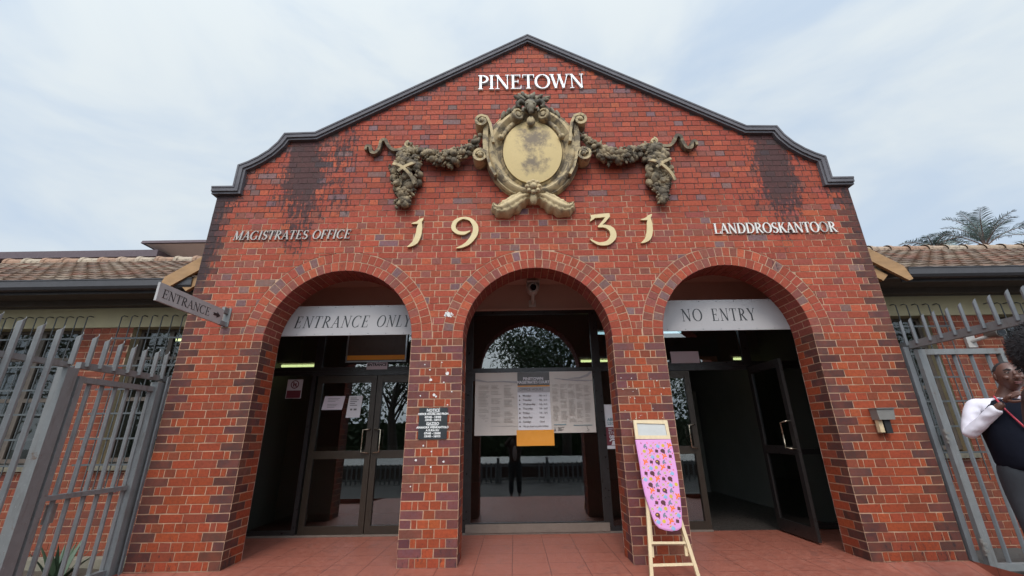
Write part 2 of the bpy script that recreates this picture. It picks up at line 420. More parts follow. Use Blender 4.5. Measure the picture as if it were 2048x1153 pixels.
def catmull(pts, n=8):
    P = [Vector(p) for p in pts]; out = []
    for i in range(len(P) - 1):
        p0 = P[max(i - 1, 0)]; p1 = P[i]; p2 = P[i + 1]; p3 = P[min(i + 2, len(P) - 1)]
        for k in range(n):
            t = k / n
            out.append(0.5 * ((2 * p1) + (p2 - p0) * t + (2 * p0 - 5 * p1 + 4 * p2 - p3) * t * t + (3 * p1 - p0 - 3 * p2 + p3) * t ** 3))
    out.append(P[-1]); return out
def lerp_list(ws, n):
    out = []
    for i in range(n):
        t = i / (n - 1) * (len(ws) - 1); k = min(int(t), len(ws) - 2); out.append(ws[k] + (ws[k + 1] - ws[k]) * (t - k))
    return out

# serif capitals drawn as strokes (cap height 1)
T_, t_, s_ = 0.135, 0.05, 0.045
def arc(cx, cy, rx, ry, a0, a1, wmin, wmax, n=22):
    pts = []; ws = []
    for i in range(n + 1):
        a = R(a0 + (a1 - a0) * i / n); pts.append((cx + rx * math.cos(a), cy + ry * math.sin(a))); ws.append(wmin + (wmax - wmin) * abs(math.cos(a)) ** 1.3)
    return (pts, ws)
def ser(x, z, w=0.26): return ([(x - w / 2, z), (x + w / 2, z)], s_)
B0, B1 = s_ / 2, 1 - s_ / 2
def stem(x, w=T_, z0=0.0, z1=1.0): return ([(x, z0), (x, z1)], w)
def tick(x, z0, z1, lean=0.0): return ([(x, z0), (x + lean, z1)], [0.05, 0.02])
GLY = {
 'I': ([stem(.16), ser(.16, B0), ser(.16, B1)], .34),
 'L': ([stem(.18), ser(.18, B1), ([(.05, B0), (.60, B0)], s_), tick(.585, 0, .26, .02)], .62),
 'E': ([stem(.18), ([(.05, B0), (.62, B0)], s_), ([(.05, B1), (.58, B1)], s_), ([(.2, .52), (.46, .52)], s_), tick(.60, 0, .25, .02), tick(.565, 1, .78), ([(.455, .42), (.455, .62)], .04)], .68),
 'F': ([stem(.18), ser(.18, B0), ([(.05, B1), (.58, B1)], s_), ([(.2, .52), (.46, .52)], s_), tick(.565, 1, .78), ([(.455, .42), (.455, .62)], .04)], .62),
 'T': ([stem(.34), ser(.34, B0), ([(.02, B1), (.66, B1)], s_), tick(.04, 1, .76), tick(.64, 1, .76)], .68),
 'P': ([stem(.18), ser(.18, B0), ser(.14, B1, .2), arc(.24, .715, .31, .255, 90, -90, t_, T_), ([(.18, .975), (.25, .975)], t_), ([(.18, .46), (.25, .46)], t_)], .62),
 'R': ([stem(.18), ser(.18, B0), ser(.14, B1, .2), arc(.24, .73, .30, .24, 90, -90, t_, T_), ([(.18, .975), (.25, .975)], t_), ([(.18, .49), (.25, .49)], t_), ([(.32, .49), (.66, .03)], [.11, .13]), ([(.58, B0), (.78, B0)], s_)], .76),
 'D': ([stem(.18), ([(.05, B0), (.34, B0)], s_), ([(.05, B1), (.34, B1)], s_), arc(.33, .5, .42, .475, 90, -90, t_, .14)], .84),
 'O': ([arc(.43, .5, .36, .485, 0, 360, t_, .14, 40)], .86),
 'C': ([arc(.44, .5, .37, .485, 48, 312, t_, .14, 30), ([(.70, .98), (.70, .70)], [.05, .02]), ([(.70, .02), (.70, .30)], [.03, .015])], .78),
 'G': ([arc(.44, .5, .37, .485, 48, 318, t_, .14, 30), ([(.70, .98), (.70, .70)], [.05, .02]), stem(.70, .12, .06, .42), ser(.70, .42, .24)], .86),
 'N': ([stem(.15, t_), ([(.13, .99), (.69, .02)], T_), stem(.69, t_), ser(.09, B1, .18), ser(.69, B1, .22), ser(.15, B0, .22)], .82),
 'M': ([stem(.14, t_), ([(.17, .99), (.46, .03)], T_), ([(.46, .03), (.77, .99)], t_), stem(.80, T_), ser(.12, B1, .16), ser(.82, B1, .2), ser(.14, B0, .22), ser(.80, B0, .26)], .98),
 'A': ([([(.08, .02), (.37, .99)], t_), ([(.35, .99), (.66, .02)], T_), ([(.18, .34), (.54, .34)], s_), ser(.08, B0, .22), ser(.66, B0, .26)], .74),
 'W': ([([(.09, .98), (.31, .02)], T_), ([(.31, .02), (.52, .95)], t_), ([(.50, .95), (.73, .02)], T_), ([(.73, .02), (.95, .98)], t_), ser(.09, B1, .26), ser(.50, B1, .2), ser(.95, B1, .2)], 1.04),
 'K': ([stem(.18), ser(.18, B0), ser(.18, B1), ([(.22, .42), (.60, .98)], t_), ([(.33, .58), (.68, .02)], T_), ser(.60, B1, .2), ser(.70, B0, .22)], .78),
 'Y': ([([(.08, .98), (.36, .46)], T_), ([(.64, .98), (.36, .46)], t_), stem(.36, T_, 0, .5), ser(.08, B1, .24), ser(.64, B1, .2), ser(.36, B0, .26)], .72),
 ' ': ([], .42)}
def _S():
    pts = []
    for i in range(15): a = R(25 + (265 - 25) * i / 14); pts.append((.29 + .185 * math.cos(a), .735 + .235 * math.sin(a)))
    for i in range(1, 16): a = R(85 - (235) * i / 15); pts.append((.30 + .21 * math.cos(a), .255 + .235 * math.sin(a)))
    n = len(pts); ws = [0.05 + 0.10 * math.sin(math.pi * i / (n - 1)) ** 2 for i in range(n)]
    return ([(pts, ws), ([(.47, .98), (.455, .74)], [.05, .02]), ([(.105, .02), (.115, .27)], [.05, .02])], .58)
GLY['S'] = _S()
def word_metrics(txt, gap): return sum(GLY[c][1] for c in txt) + gap * (len(txt) - 1)
def serif_word(txt, fr, x0, x1, z0, h, depth, slant=0.0, gap=0.06, d0=0.0, bold=1.0):
    """yields (char, MB) one after another, filling x0..x1"""
    k = (x1 - x0) / word_metrics(txt, gap); x = x0
    for ch in txt:
        st, adv = GLY[ch]; mb = MB()
        for i, (pts, ws) in enumerate(st):
            P = [(x + p[0] * k + slant * p[1] * h, z0 + p[1] * h) for p in pts]
            sc = (k + h) / 2 * bold
            W = [w * sc for w in ws] if isinstance(ws, list) else ws * sc
            stroke_prism(mb, P, W, fr, d0, d0 + depth + i * 0.0002)
        if st: yield ch, mb
        x += (adv + gap) * k
def font_text(txt, fr, u, v, size, depth=0.0008, d0=0.0, align='CENTER', bold=0.0, sx=1.0):
    cu = bpy.data.curves.new('tmp_text', 'FONT'); cu.body = txt; cu.size = size; cu.align_x = align; cu.extrude = depth / 2; cu.offset = bold; cu.resolution_u = 2
    ob = bpy.data.objects.new('tmp_text', cu); COL.objects.link(ob)
    dg = bpy.context.evaluated_depsgraph_get(); me = bpy.data.meshes.new_from_object(ob.evaluated_get(dg))
    bpy.data.objects.remove(ob); mb = MB(); O, U, V, N = fr
    for vv in me.vertices: mb.vert(O + U * (u + vv.co.x * sx) + V * (v + vv.co.y) + N * (d0 + depth / 2 + vv.co.z))
    for p in me.polygons: mb.face(list(p.vertices))
    bpy.data.meshes.remove(me); return mb
def merge(dst, src, m=0):
    o = len(dst.v); dst.v += src.v; dst.f += [tuple(i + o for i in f) for f in src.f]; dst.m += [m] * len(src.f); dst.c += src.c
    return dst

# ================================================================== the courthouse front
CH = 0.0835; AW = 1.707; PW = 0.588; HWD = 4.083; TH = 0.349; SPR = 27 * CH; AR = AW / 2; STEP = AW + PW; RING = 0.236
IN_L = -(AW * 1.5 + PW)                                     # inner edge of the outer piers
PROF = [(0, 6.83), (2.92, 5.11), (3.33, 5.10), (3.40, 4.955), (3.50, 4.83), (3.62, 4.73), (3.74, 4.655), (3.86, 4.60), (3.86, 4.28), (4.13, 4.28)]
INNER = [(0, 6.70), (2.89, 4.995), (3.27, 4.985), (3.33, 4.87), (3.43, 4.745), (3.56, 4.635), (3.68, 4.565), (3.76, 4.53), (3.76, 4.17), (4.13, 4.17)]
def top_z(x):
    x = abs(x)
    for (x0, z0), (x1, z1) in zip(INNER, INNER[1:]):
        if x0 <= x <= x1 and x1 > x0: return z0 + (z1 - z0) * (x - x0) / (x1 - x0)
    return 4.17
def arch_z(x):
    for c in (-STEP, 0, STEP):
        if abs(x - c) < AR - 1e-6: return SPR + math.sqrt(AR * AR - (x - c) ** 2)
    return None
def sm(a, b, x):
    t = min(1, max(0, (x - a) / (b - a))); return t * t * (3 - 2 * t)
def stain_shade_at(p):
    if p.y > 0.3: return 0.0
    x, z = p.x, p.z; n = mnoise.noise(Vector((x * 2.2, 7, z * 0.9))) * 0.5 + mnoise.noise(Vector((x * 6, 3, z * 2.5))) * 0.3
    v = 0.0
    for cx, drift, zl in ((-3.06, 0.07, 3.2), (3.20, 0.04, 3.3)):
        c = cx + drift * (5.0 - z) * (1 if cx < 0 else 0.2)
        w = 0.165 + 0.05 * n
        d = abs(x - c) / w + n * 1.3
        v = max(v, (0.90 - 0.90 * sm(0.6, 2.1, d)) * sm(zl - 0.5, zl + 0.5, z + n * 0.7) * (0.62 + 0.38 * sm(3.7, 4.5, z)))
    e = HWD - abs(x)
    if x < 0: v = max(v, 0.75 * sm(0.42, 0.02, e + n * 0.3) * sm(2.5, 3.1, z) )
    else: v = max(v, 0.50 * sm(0.30, 0.02, e + n * 0.3) * sm(2.7, 3.4, z))
    # rain marks hanging from the coping
    v = max(v, (0.42 + n * 0.4) * sm(0.55, 0.0, top_z(x) - z))
    if abs(x) > 3.25 and z > 3.9: v = max(v, 0.25 + n * 0.35)
    v = max(v, 0.30 * sm(0.42, 0.1, math.hypot(abs(x) - 2.95 + (0.5 if x < 0 else 0), z - 3.1)) + n * 0.1 if z > 2.8 else 0)
    v = max(v, (0.34 + n * 0.6) * sm(1.5, 2.6, abs(x)) * sm(3.4, 4.1, z))
    if z > 4.4: v = max(v, 0.20 + n * .35)
    v = max(v, (0.34 + n * 0.25) * sm(0.8, -0.05, z))  # darker near the ground: fading light on the piers painted in with grime
    return max(0.0, v)
rb = random.Random(11)
def jit(c, a=0.16):
    k = 1 + rb.uniform(-a, a); return (c[0] * k, c[1] * k * (1 + rb.uniform(-.08, .08)), c[2] * k * (1 + rb.uniform(-.1, .1)))
def red(head=False, low=False):
    r = rb.random()
    if head:
        if low: return jit((0.295, 0.054, 0.020)) if r < .72 else (jit((0.22, 0.052, 0.026)) if r < .9 else jit((0.36, 0.075, 0.024)))
        if r < 0.085: return jit((0.175, 0.105, 0.103))
        if r < 0.32: return jit((0.23, 0.072, 0.052))
        if r < 0.42: return jit((0.41, 0.085, 0.038))
        return jit((0.325, 0.060, 0.031))
    if low: return jit((0.31, 0.057, 0.020)) if r < .75 else jit((0.235, 0.052, 0.024))
    if r < 0.03: return jit((0.18, 0.108, 0.105))
    if r < 0.20: return jit((0.28, 0.066, 0.046))
    if r < 0.28: return jit((0.42, 0.085, 0.038))
    return jit((0.34, 0.060, 0.030))
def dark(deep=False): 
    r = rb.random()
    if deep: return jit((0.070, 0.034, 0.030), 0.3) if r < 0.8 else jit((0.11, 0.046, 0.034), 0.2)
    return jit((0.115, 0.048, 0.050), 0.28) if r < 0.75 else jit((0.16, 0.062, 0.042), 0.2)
def inset(poly, g):
    n = len(poly); out = []; P = [Vector(p) for p in poly]
    for i in range(n):
        a, b, c = P[i - 1], P[i], P[(i + 1) % n]
        e1 = (b - a).normalized(); e2 = (c - b).normalized(); n1 = Vector((-e1.y, e1.x)); n2 = Vector((-e2.y, e2.x))
        k = 1 + n1.dot(n2)
        out.append(b + (n1 + n2) * (g / max(k, 0.25)))
    return out
def area(P): return 0.5 * sum(P[i - 1][0] * P[i][1] - P[i][0] * P[i - 1][1] for i in range(len(P)))
def brick(mb, fr, poly, col, gap=0.0050, relief=0.004, stain_shades=True):
    if area(poly) < 0.0009: return
    P = inset(poly, gap)
    if area(P) < 0.0004: return
    O, U, V, N = fr; d = rb.uniform(-0.0012, 0.0015); fv = []; bv = []
    for p in P:
        q = O + U * (p.x + rb.uniform(-.0022, .0022)) + V * (p.y + rb.uniform(-.0022, .0022))
        st = stain_shade_at(q) if stain_shades else 0
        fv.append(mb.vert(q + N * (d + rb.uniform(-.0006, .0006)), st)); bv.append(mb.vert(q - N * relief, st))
    mb.face(fv, 0, col); n = len(P)
    for i in range(n): j = (i + 1) % n; mb.face((bv[i], bv[j], fv[j], fv[i]), 0, col)
def clip_half(P, nx, nz, c):      # keep nx*x+nz*z >= c
    out = []
    for i in range(len(P)):
        a, b = P[i - 1], P[i]; da = nx * a[0] + nz * a[1] - c; db = nx * b[0] + nz * b[1] - c
        if (da >= 0) != (db >= 0):
            t = da / (da - db); out.append((a[0] + (b[0] - a[0]) * t, a[1] + (b[1] - a[1]) * t))
        if db >= 0: out.append(b)
    return out
def course_pieces(x0, x1, hm, header, quoin=True):
    """(xa, xb, is_quoin) pieces of one course between x0 and x1"""
    L = x1 - x0; out = []
    if header:
        seq = [hm, hm / 2]; n = round((L - 3 * hm) / hm); seq += [hm] * n + [hm / 2, hm]
    else:
        n = int(L / (2 * hm) + 0.02); rem = L - n * 2 * hm; seq = [2 * hm] * n
        if rem > hm * 0.4: seq.insert(n // 2 if n % 2 == 0 else (n + 1) // 2, rem)
    s = L / sum(seq); x = x0
    for i, w in enumerate(seq):
        out.append((x, x + w * s, i in (0, len(seq) - 1))); x += w * s
    return out

house = thing('courthouse', 'red brick court building front with shaped gable and three arches', 'building', (0, 0, 0))
fw = MB()
PIERS = [(-HWD, IN_L), (-AR - PW, -AR), (AR, AR + PW), (-IN_L, HWD)]
for k in range(-1, 27):
    for i, (a, b) in enumerate(PIERS):
        if k < 0 and i in (1, 2): continue
        hm = (b - a) / (8 if i in (0, 3) else 5); header = (k % 2 == 0)
        for xa, xb, q in course_pieces(a, b, hm, header):
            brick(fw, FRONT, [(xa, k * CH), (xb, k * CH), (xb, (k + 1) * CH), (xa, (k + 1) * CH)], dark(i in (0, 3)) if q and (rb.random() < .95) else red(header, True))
HM = 2 * HWD / 68
for k in range(27, 82):
    z0, z1 = k * CH, (k + 1) * CH; header = (k % 2 == 0); zc = (z0 + z1) / 2
    for xa, xb, q in course_pieces(-HWD, HWD, HM, header):
        xc = (xa + xb) / 2
        if q is False and zc > top_z(xc) - 0.0 + 0.03 and zc > 4.17: continue
        if z1 > 4.22 and abs(xc) > 3.78: continue
        if zc > top_z(xc) + 0.03: continue
        P = [(xa, z0), (xb, z0), (xb, z1), (xa, z1)]
        for c in (-STEP, 0, STEP):
            dx, dz = xc - c, zc - SPR
            dx = min(max(c, xa), xb) - c if abs(dx) < 0.05 else dx
            d = math.hypot(dx, dz)
            if d < AR + RING + 0.3 and d > 1e-4:
                P = clip_half(P, dx / d, dz / d, (dx * c + dz * SPR) / d + AR + RING)
                if len(P) < 3: break
        if len(P) < 3: continue
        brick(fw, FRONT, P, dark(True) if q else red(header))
for c in (-STEP, 0, STEP):                                   # two rings of voussoirs, then the soffit
    for r0, r1, n in ((AR, AR + RING / 2, 32), (AR + RING / 2, AR + RING, 36)):
        for i in range(n):
            a0, a1 = math.pi * i / n, math.pi * (i + 1) / n
            P = [(c + r0 * math.cos(a0), SPR + r0 * math.sin(a0)), (c + r1 * math.cos(a0), SPR + r1 * math.sin(a0)), (c + r1 * math.cos(a1), SPR + r1 * math.sin(a1)), (c + r0 * math.cos(a1), SPR + r0 * math.sin(a1))]
            brick(fw, FRONT, P, red(True))
    for i in range(32):
        a0, a1 = math.pi * i / 32 + 0.0055, math.pi * (i + 1) / 32 - 0.0055
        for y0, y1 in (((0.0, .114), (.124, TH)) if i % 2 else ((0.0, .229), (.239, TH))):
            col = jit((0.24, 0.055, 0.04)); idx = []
            for rr in (AR, AR + 0.008):
                for a, y in ((a0, y0), (a0, y1), (a1, y1), (a1, y0)): idx.append(fw.vert((c + rr * math.cos(a), y, SPR + rr * math.sin(a))))
            fw.face((idx[0], idx[1], idx[2], idx[3]), 0, col)
            for q in range(4): fw.face((idx[q], idx[(q + 1) % 4], idx[4 + (q + 1) % 4], idx[4 + q]), 0, col)
for i, (a, b) in enumerate(PIERS):                           # jambs and the outer returns
    for xj, sgn in ((a, -1), (b, 1)):
        outer = (i == 0 and sgn < 0) or (i == 3 and sgn > 0)
        fr = frame((xj, 0, 0), (0, sgn, 0), (0, 0, 1)); depth = 0.9 if outer else TH
        for k in range(-1, 50 if outer else 27):
            if k < 0 and i in (1, 2): continue
            header = (k % 2 == 0)
            cuts = [0, .234, depth] if header else [0, .117, depth]
            if outer: cuts = ([0, .234] if header else [0, .117, .351]) + [.585, .819, .9] if header else [0, .117, .351, .585, .819, .9]
            for n_, (y0, y1) in enumerate(zip(cuts, cuts[1:])):
                P = [(y0, k * CH), (y1, k * CH), (y1, (k + 1) * CH), (y0, (k + 1) * CH)]
                if sgn < 0: P = [(-p[0], p[1]) for p in P][::-1]
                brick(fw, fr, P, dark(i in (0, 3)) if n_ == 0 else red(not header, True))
# mortar core (one solid, in vertical slices)
xs = set([-HWD, HWD, -3.76, 3.76])
for c in (-STEP, 0, STEP):
    for i in range(0, 37): xs.add(round(c - (AR) * math.cos(math.pi * i / 36), 5))
for x, z in INNER: xs.add(round(x, 5)); xs.add(round(-x, 5))
xs = sorted(x for x in xs if abs(x) <= HWD)
Rz = 0.0038
def mv(p): return fw.vert(p, stain_shade_at(Vector((p[0], 0, p[2]))))
for xa, xb in zip(xs, xs[1:]):
    if xb - xa < 1e-4: continue
    xm = (xa + xb) / 2; az = arch_z(xm); e = 1e-5
    ba = bb = -0.12 if abs(xm) > -IN_L else 0.0
    if az is not None:
        ba = arch_z(xa + e) or SPR; bb = arch_z(xb - e) or SPR
        ba += 0.0075; bb += 0.0075
    ta = top_z(xa if abs(xa) != 3.76 else xa + (1e-4 if xm > xa and xa > 0 else -1e-4 if xa < 0 and xm < xa else (1e-4 if xa < 0 else 0))) + 0.03
    tb = top_z(xb if abs(xb) != 3.76 else xb - (1e-4 if xb > 0 else 0)) + 0.03
    if abs(xm) > 3.76: ta = tb = 4.20
    nz = max(1, int((min(ta, tb) - max(ba, bb)) / 0.45))
    for q in range(nz):
        f0, f1 = q / nz, (q + 1) / nz
        A = [(xa, Rz, ba + (ta - ba) * f0), (xb, Rz, bb + (tb - bb) * f0), (xb, Rz, bb + (tb - bb) * f1), (xa, Rz, ba + (ta - ba) * f1)]
        fw.face([mv(p) for p in A], 1)
    fw.quad((xb, TH, bb), (xa, TH, ba), (xa, TH, ta), (xb, TH, tb), 2)
    fw.quad((xa, Rz, ta), (xb, Rz, tb), (xb, TH, tb), (xa, TH, ta), 1)
    if az is not None: fw.quad((xa, Rz, ba), (xa, TH, ba), (xb, TH, bb), (xb, Rz, bb), 1)
for i, (a, b) in enumerate(PIERS):
    for xj, sgn in ((a, -1), (b, 1)):
        outer = (i == 0 and sgn < 0) or (i == 3 and sgn > 0); d = 0.9 if outer else TH; x = xj - sgn * Rz; zt = 4.20 if outer else SPR + 0.01
        q = [(x, Rz, -0.12), (x, d, -0.12), (x, d, zt), (x, Rz, zt)]
        fw.quad(*(q if sgn > 0 else q[::-1]), 1)
# white paint and mortar spots on the pier left of the middle arch
rs = random.Random(3)
def splash(x, z, r):
    n = 9; fw.prism([(x + r * rs.uniform(.5, 1.1) * math.cos(2 * math.pi * i / n), z + r * rs.uniform(.5, 1.1) * math.sin(2 * math.pi * i / n)) for i in range(n)], FRONT, 0.0015, 0.0035, 3)
for x, z, r in ((-1.194, 1.791, .020), (-1.014, 1.86, .022), (-1.153, 1.63, .018), (-1.13, 1.61, .012), (-1.21, 1.90, .012), (-1.05, 1.76, .010), (-1.27, 1.96, .010), (-1.08, 1.98, .009), (-1.31, 0.97, .015), (-1.02, 0.95, .014), (-1.15, 0.90, .010), (-1.15, 1.05, .009), (-1.24, 1.11, .010), (-1.30, 1.62, .010), (-.96, 1.66, .010), (-1.35, 0.72, .008), (-1.0, 1.52, .009)): splash(x, z, r)
for dx, dz, r in ((0, 0, .035), (.03, .012, .02), (-.035, -.006, .018), (.028, -.022, .016), (-.03, .022, .013), (.05, -.004, .010), (-.012, .03, .012)): splash(-1.027 + dx, 2.534 + dz, r)
for _ in range(26): splash(rs.uniform(.88, 1.40), rs.uniform(1.3, 1.8), rs.uniform(.004, .008))
fw.build('front_wall', ['brick', 'mortar', 'plaster_pink', 'paint_splash'], house)

# coping: two bands with a lip, following the gable
def offset_poly(P, d):
    out = []; V = [Vector(p) for p in P]
    for i, p in enumerate(V):
        e1 = (p - V[i - 1]).normalized() if i else (V[1] - p).normalized(); e2 = (V[i + 1] - p).normalized() if i < len(V) - 1 else e1
        n1 = Vector((e1.y, -e1.x)); n2 = Vector((e2.y, -e2.x)); out.append(p + (n1 + n2) * (d / max(0.3, 1 + n1.dot(n2))))
    return out
full = [(-x, z) for x, z in PROF[::-1]] + PROF[1:]
cp = MB()
def band(o0, o1, y0, y1):
    A = offset_poly(full, o0); B = offset_poly(full, o1)
    for i in range(len(A) - 1):
        a0, a1, b0, b1 = A[i], A[i + 1], B[i], B[i + 1]
        for m_, (p, q, r_, s2) in enumerate((((b0.x, y0, b0.y), (b1.x, y0, b1.y), (a1.x, y0, a1.y), (a0.x, y0, a0.y)), ((a0.x, y0, a0.y), (a1.x, y0, a1.y), (a1.x, y1, a1.y), (a0.x, y1, a0.y)),
                         ((b1.x, y0, b1.y), (b0.x, y0, b0.y), (b0.x, y1, b0.y), (b1.x, y1, b1.y)), ((b1.x, y1, b1.y), (b0.x, y1, b0.y), (a0.x, y1, a0.y), (a1.x, y1, a1.y)))):
            cp.quad(p, q, r_, s2)
    for a, b, f in ((A[0], B[0], 1), (A[-1], B[-1], 0)):
        q = [(b.x, y0, b.y), (a.x, y0, a.y), (a.x, y1, a.y), (b.x, y1, b.y)]; cp.quad(*(q if not f else q[::-1]))
band(0.0, 0.022, -0.076, TH + 0.05); band(0.022, 0.070, -0.068, TH + 0.03); band(0.070, 0.100, -0.048, TH + 0.02)
cp.build('coping', 'coping_stone', house)

# porch behind the arches
GY = 1.45
pc = MB(); pc.box(-4.0, 4.0, TH + .002, GY + .1, 3.40, 3.46); pc.build('porch_ceiling', 'plaster_pink', house)
bh = MB(); bh.box(-4.0, 4.0, GY - .03, GY + .06, 2.985, 3.398); bh.box(-4.0, 4.0, GY - .045, GY - .03, 3.00, 3.03); bh.build('bulkhead', 'plaster_pink', house)
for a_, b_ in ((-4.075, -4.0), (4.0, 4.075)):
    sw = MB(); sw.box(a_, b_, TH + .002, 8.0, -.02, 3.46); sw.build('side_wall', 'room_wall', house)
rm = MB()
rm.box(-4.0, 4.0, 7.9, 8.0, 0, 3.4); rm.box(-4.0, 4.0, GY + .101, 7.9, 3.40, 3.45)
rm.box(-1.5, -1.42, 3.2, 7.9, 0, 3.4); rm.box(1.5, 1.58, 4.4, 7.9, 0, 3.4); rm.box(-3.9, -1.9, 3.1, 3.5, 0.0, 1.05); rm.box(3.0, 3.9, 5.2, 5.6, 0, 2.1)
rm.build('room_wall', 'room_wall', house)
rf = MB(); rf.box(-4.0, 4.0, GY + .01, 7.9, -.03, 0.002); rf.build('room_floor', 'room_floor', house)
# timber barge boards and tiled slopes of the porch roof behind the gable
for s in (-1, 1):
    bb = MB(); y0, y1 = 0.245, 0.285
    L = lambda x, dz: (s * x, 3.375 - 0.675 * (x - 4.37) + dz)
    P = [L(4.088, -.19), L(4.70, -.19), L(4.755, -.13), L(4.69, .0), L(4.088, 0)]
    P = P if s > 0 else P[::-1]
    bb.prism(P, frame((0, y1, 0), (1, 0, 0), (0, 0, 1)), 0, 0.04); 
    P = [L(4.088, -.36), L(4.42, -.36), L(4.50, -.23), L(4.088, -.23)]; P = P if s > 0 else P[::-1]
    bb.prism(P, frame((0, .345, 0), (1, 0, 0), (0, 0, 1)), 0, 0.05)
    bb.build('barge_board', 'barge_wood', house)
    rr = MB(); a = L(0.0, .0); b = L(4.60, 0.0)
    rr.hexa([(a[0], .40, a[1]), (b[0], .40, b[1]), (b[0], 3.2, b[1]), (a[0], 3.2, a[1]), (a[0], .40, a[1] + .05), (b[0], .40, b[1] + .05), (b[0], 3.2, b[1] + .05), (a[0], 3.2, a[1] + .05)], 0, (0.22, 0.12, 0.08))
    rr.build('roof', 'roof_tile', house)

# glazed screen: every frame with its panes
def glazing(name, x0, x1, z0, z1, fr_w=0.055, mat='frame_dark', y=GY, rails=(), label=None, parent=house, fw_z=None):
    m = MB(); b = fw_z or fr_w
    m.box(x0, x0 + fr_w, y - .03, y + .03, z0, z1); m.box(x1 - fr_w, x1, y - .03, y + .03, z0, z1)
    m.box(x0 + fr_w, x1 - fr_w, y - .028, y + .028, z0, z0 + b); m.box(x0 + fr_w, x1 - fr_w, y - .028, y + .028, z1 - b, z1)
    for r0, r1 in rails: m.box(x0 + fr_w, x1 - fr_w, y - .028, y + .028, r0, r1)
    o = m.build(name, mat, parent)
    lev = [z0 + b] + [v for r in rails for v in r] + [z1 - b]
    for a, c in zip(lev[0::2], lev[1::2]):
        g = MB(); g.box(x0 + fr_w - .005, x1 - fr_w + .005, y - .003, y + .003, a - .005, c + .005); g.build('pane', 'glass', o)
    if label: o['label'] = label
    return o
def handle(parent, x, z0, z1, out=-0.065, y=GY, axis='x', s=1):
    h = MB(); 
    P = [(x, y - .02, z0), (x, y + out, z0), (x, y + out, z1), (x, y - .02, z1)] if axis == 'x' else None
    bend = s * 0.10
    P = [(x, y - .03, z0), (x + bend * .2, y + out, z0 + .004), (x + bend, y + out, z0 + .012), (x + bend, y + out, z1 - .012), (x + bend * .2, y + out, z1 - .004), (x, y - .03, z1)]
    h.tube(P, .0085, 8); h.build('handle', 'handle_metal', parent, smooth=True)
glazing('fanlight', -3.98, -3.13, 2.115, 2.985); glazing('fanlight', -3.13, -0.93, 2.115, 2.985)
glazing('sidelight', -3.98, -3.13, 0.02, 2.113)
d1 = glazing('door', -3.10, -2.25, 0.02, 2.045, 0.075, 'frame_bronze', rails=((0.93, 1.03),), fw_z=0.10); handle(d1, -2.27, 1.0, 1.31, s=-1)
d2 = glazing('door', -2.24, -1.39, 0.02, 2.045, 0.075, 'frame_bronze', rails=((0.93, 1.03),), fw_z=0.10); handle(d2, -2.225, 1.0, 1.31, s=1)
for a_, b_, z_ in ((-3.13, -1.36, 2.05), (1.36, 3.16, 2.05), (-1.36, -.93, .02)):
    hd = MB(); hd.box(a_, b_, GY - .03, GY + .03, z_, 2.113); hd.build('door_head', 'frame_dark', house)
glazing('fanlight', -0.93, 0.93, 2.06, 2.985, 0.06)
glazing('sidelight', -0.93, 0.93, 0.02, 2.058, 0.06, fw_z=0.11)
glazing('fanlight', 0.93, 1.36, 2.115, 2.985); glazing('sidelight', 0.93, 1.36, 0.02, 2.113)
glazing('fanlight', 1.36, 3.13, 2.115, 2.985); glazing('fanlight', 3.13, 3.98, 2.115, 2.985)
d3 = glazing('door', 1.40, 2.25, 0.02, 2.045, 0.075, 'frame_bronze', rails=((0.93, 1.03),), fw_z=0.10); handle(d3, 2.225, 1.0, 1.31, s=-1)
glazing('sidelight', 3.13, 3.98, 0.02, 2.113, rails=((0.90, 0.97),))
# open leaf, swung out square to the screen
def open_leaf():
    x = 3.11; y0, y1 = 0.66, 1.41; m = MB(); w = .075
    m.box(x - .02, x + .02, y0, y0 + w, .02, 2.08); m.box(x - .02, x + .02, y1 - w, y1, .02, 2.08)
    for a, c in ((.02, .16), (.93, 1.03), (1.98, 2.08)): m.box(x - .019, x + .019, y0 + w, y1 - w, a, c)
    o = m.build('door', 'frame_dark', house); o['label'] = 'glazed door leaf standing open towards the viewer'
    for a, c in ((.16, .93), (1.03, 1.98)):
        g = MB(); g.box(x - .003, x + .003, y0 + w - .005, y1 - w + .005, a - .005, c + .005); g.build('pane', 'glass', o)
    h = MB(); h.tube([(x - .02, y0 + .04, 1.0), (x - .075, y0 + .05, 1.005), (x - .08, y0 + .13, 1.015), (x - .08, y0 + .13, 1.30), (x - .075, y0 + .05, 1.315), (x - .02, y0 + .04, 1.32)], .0095, 8); h.build('handle', 'handle_metal', o, smooth=True)
open_leaf()
sl_ = MB(); sl_.box(-3.99, 2.25, GY - .05, GY + .04, 0.001, 0.022); sl_.box(-.93, .93, GY - .06, GY - .031, .023, .12); sl_.build('sill', 'sill_concrete', house)

# ================================================================== ground
gp = MB(); gp.quad((-120, -120, -.42), (120, -120, -.42), (120, 200, -.42), (-120, 200, -.42)); tag(gp.build('ground', 'paving'), kind='structure')
def floor_z(x, y): return -0.085 * sm(2.95, 3.45, abs(x)) * sm(0.05, -0.25, y)
pf = MB(); X = [-4.1 + 8.2 * i / 82 for i in range(83)]; Y = [-2.05 + 3.55 * i / 71 for i in range(72)]
pf.grid([[(x, y, floor_z(x, y)) for x in X] for y in Y])
pf.quad((-4.1, -2.05, -.5), (4.1, -2.05, -.5), (4.1, -2.05, 0), (-4.1, -2.05, 0)); pf.quad((-4.1, 1.5, -.5), (-4.1, -2.05, -.5), (-4.1, -2.05, 0), (-4.1, 1.5, 0)); pf.quad((4.1, -2.05, -.5), (4.1, 1.5, -.5), (4.1, 1.5, 0), (4.1, -2.05, 0))
tag(pf.build('porch_floor', 'red_floor'), kind='structure')
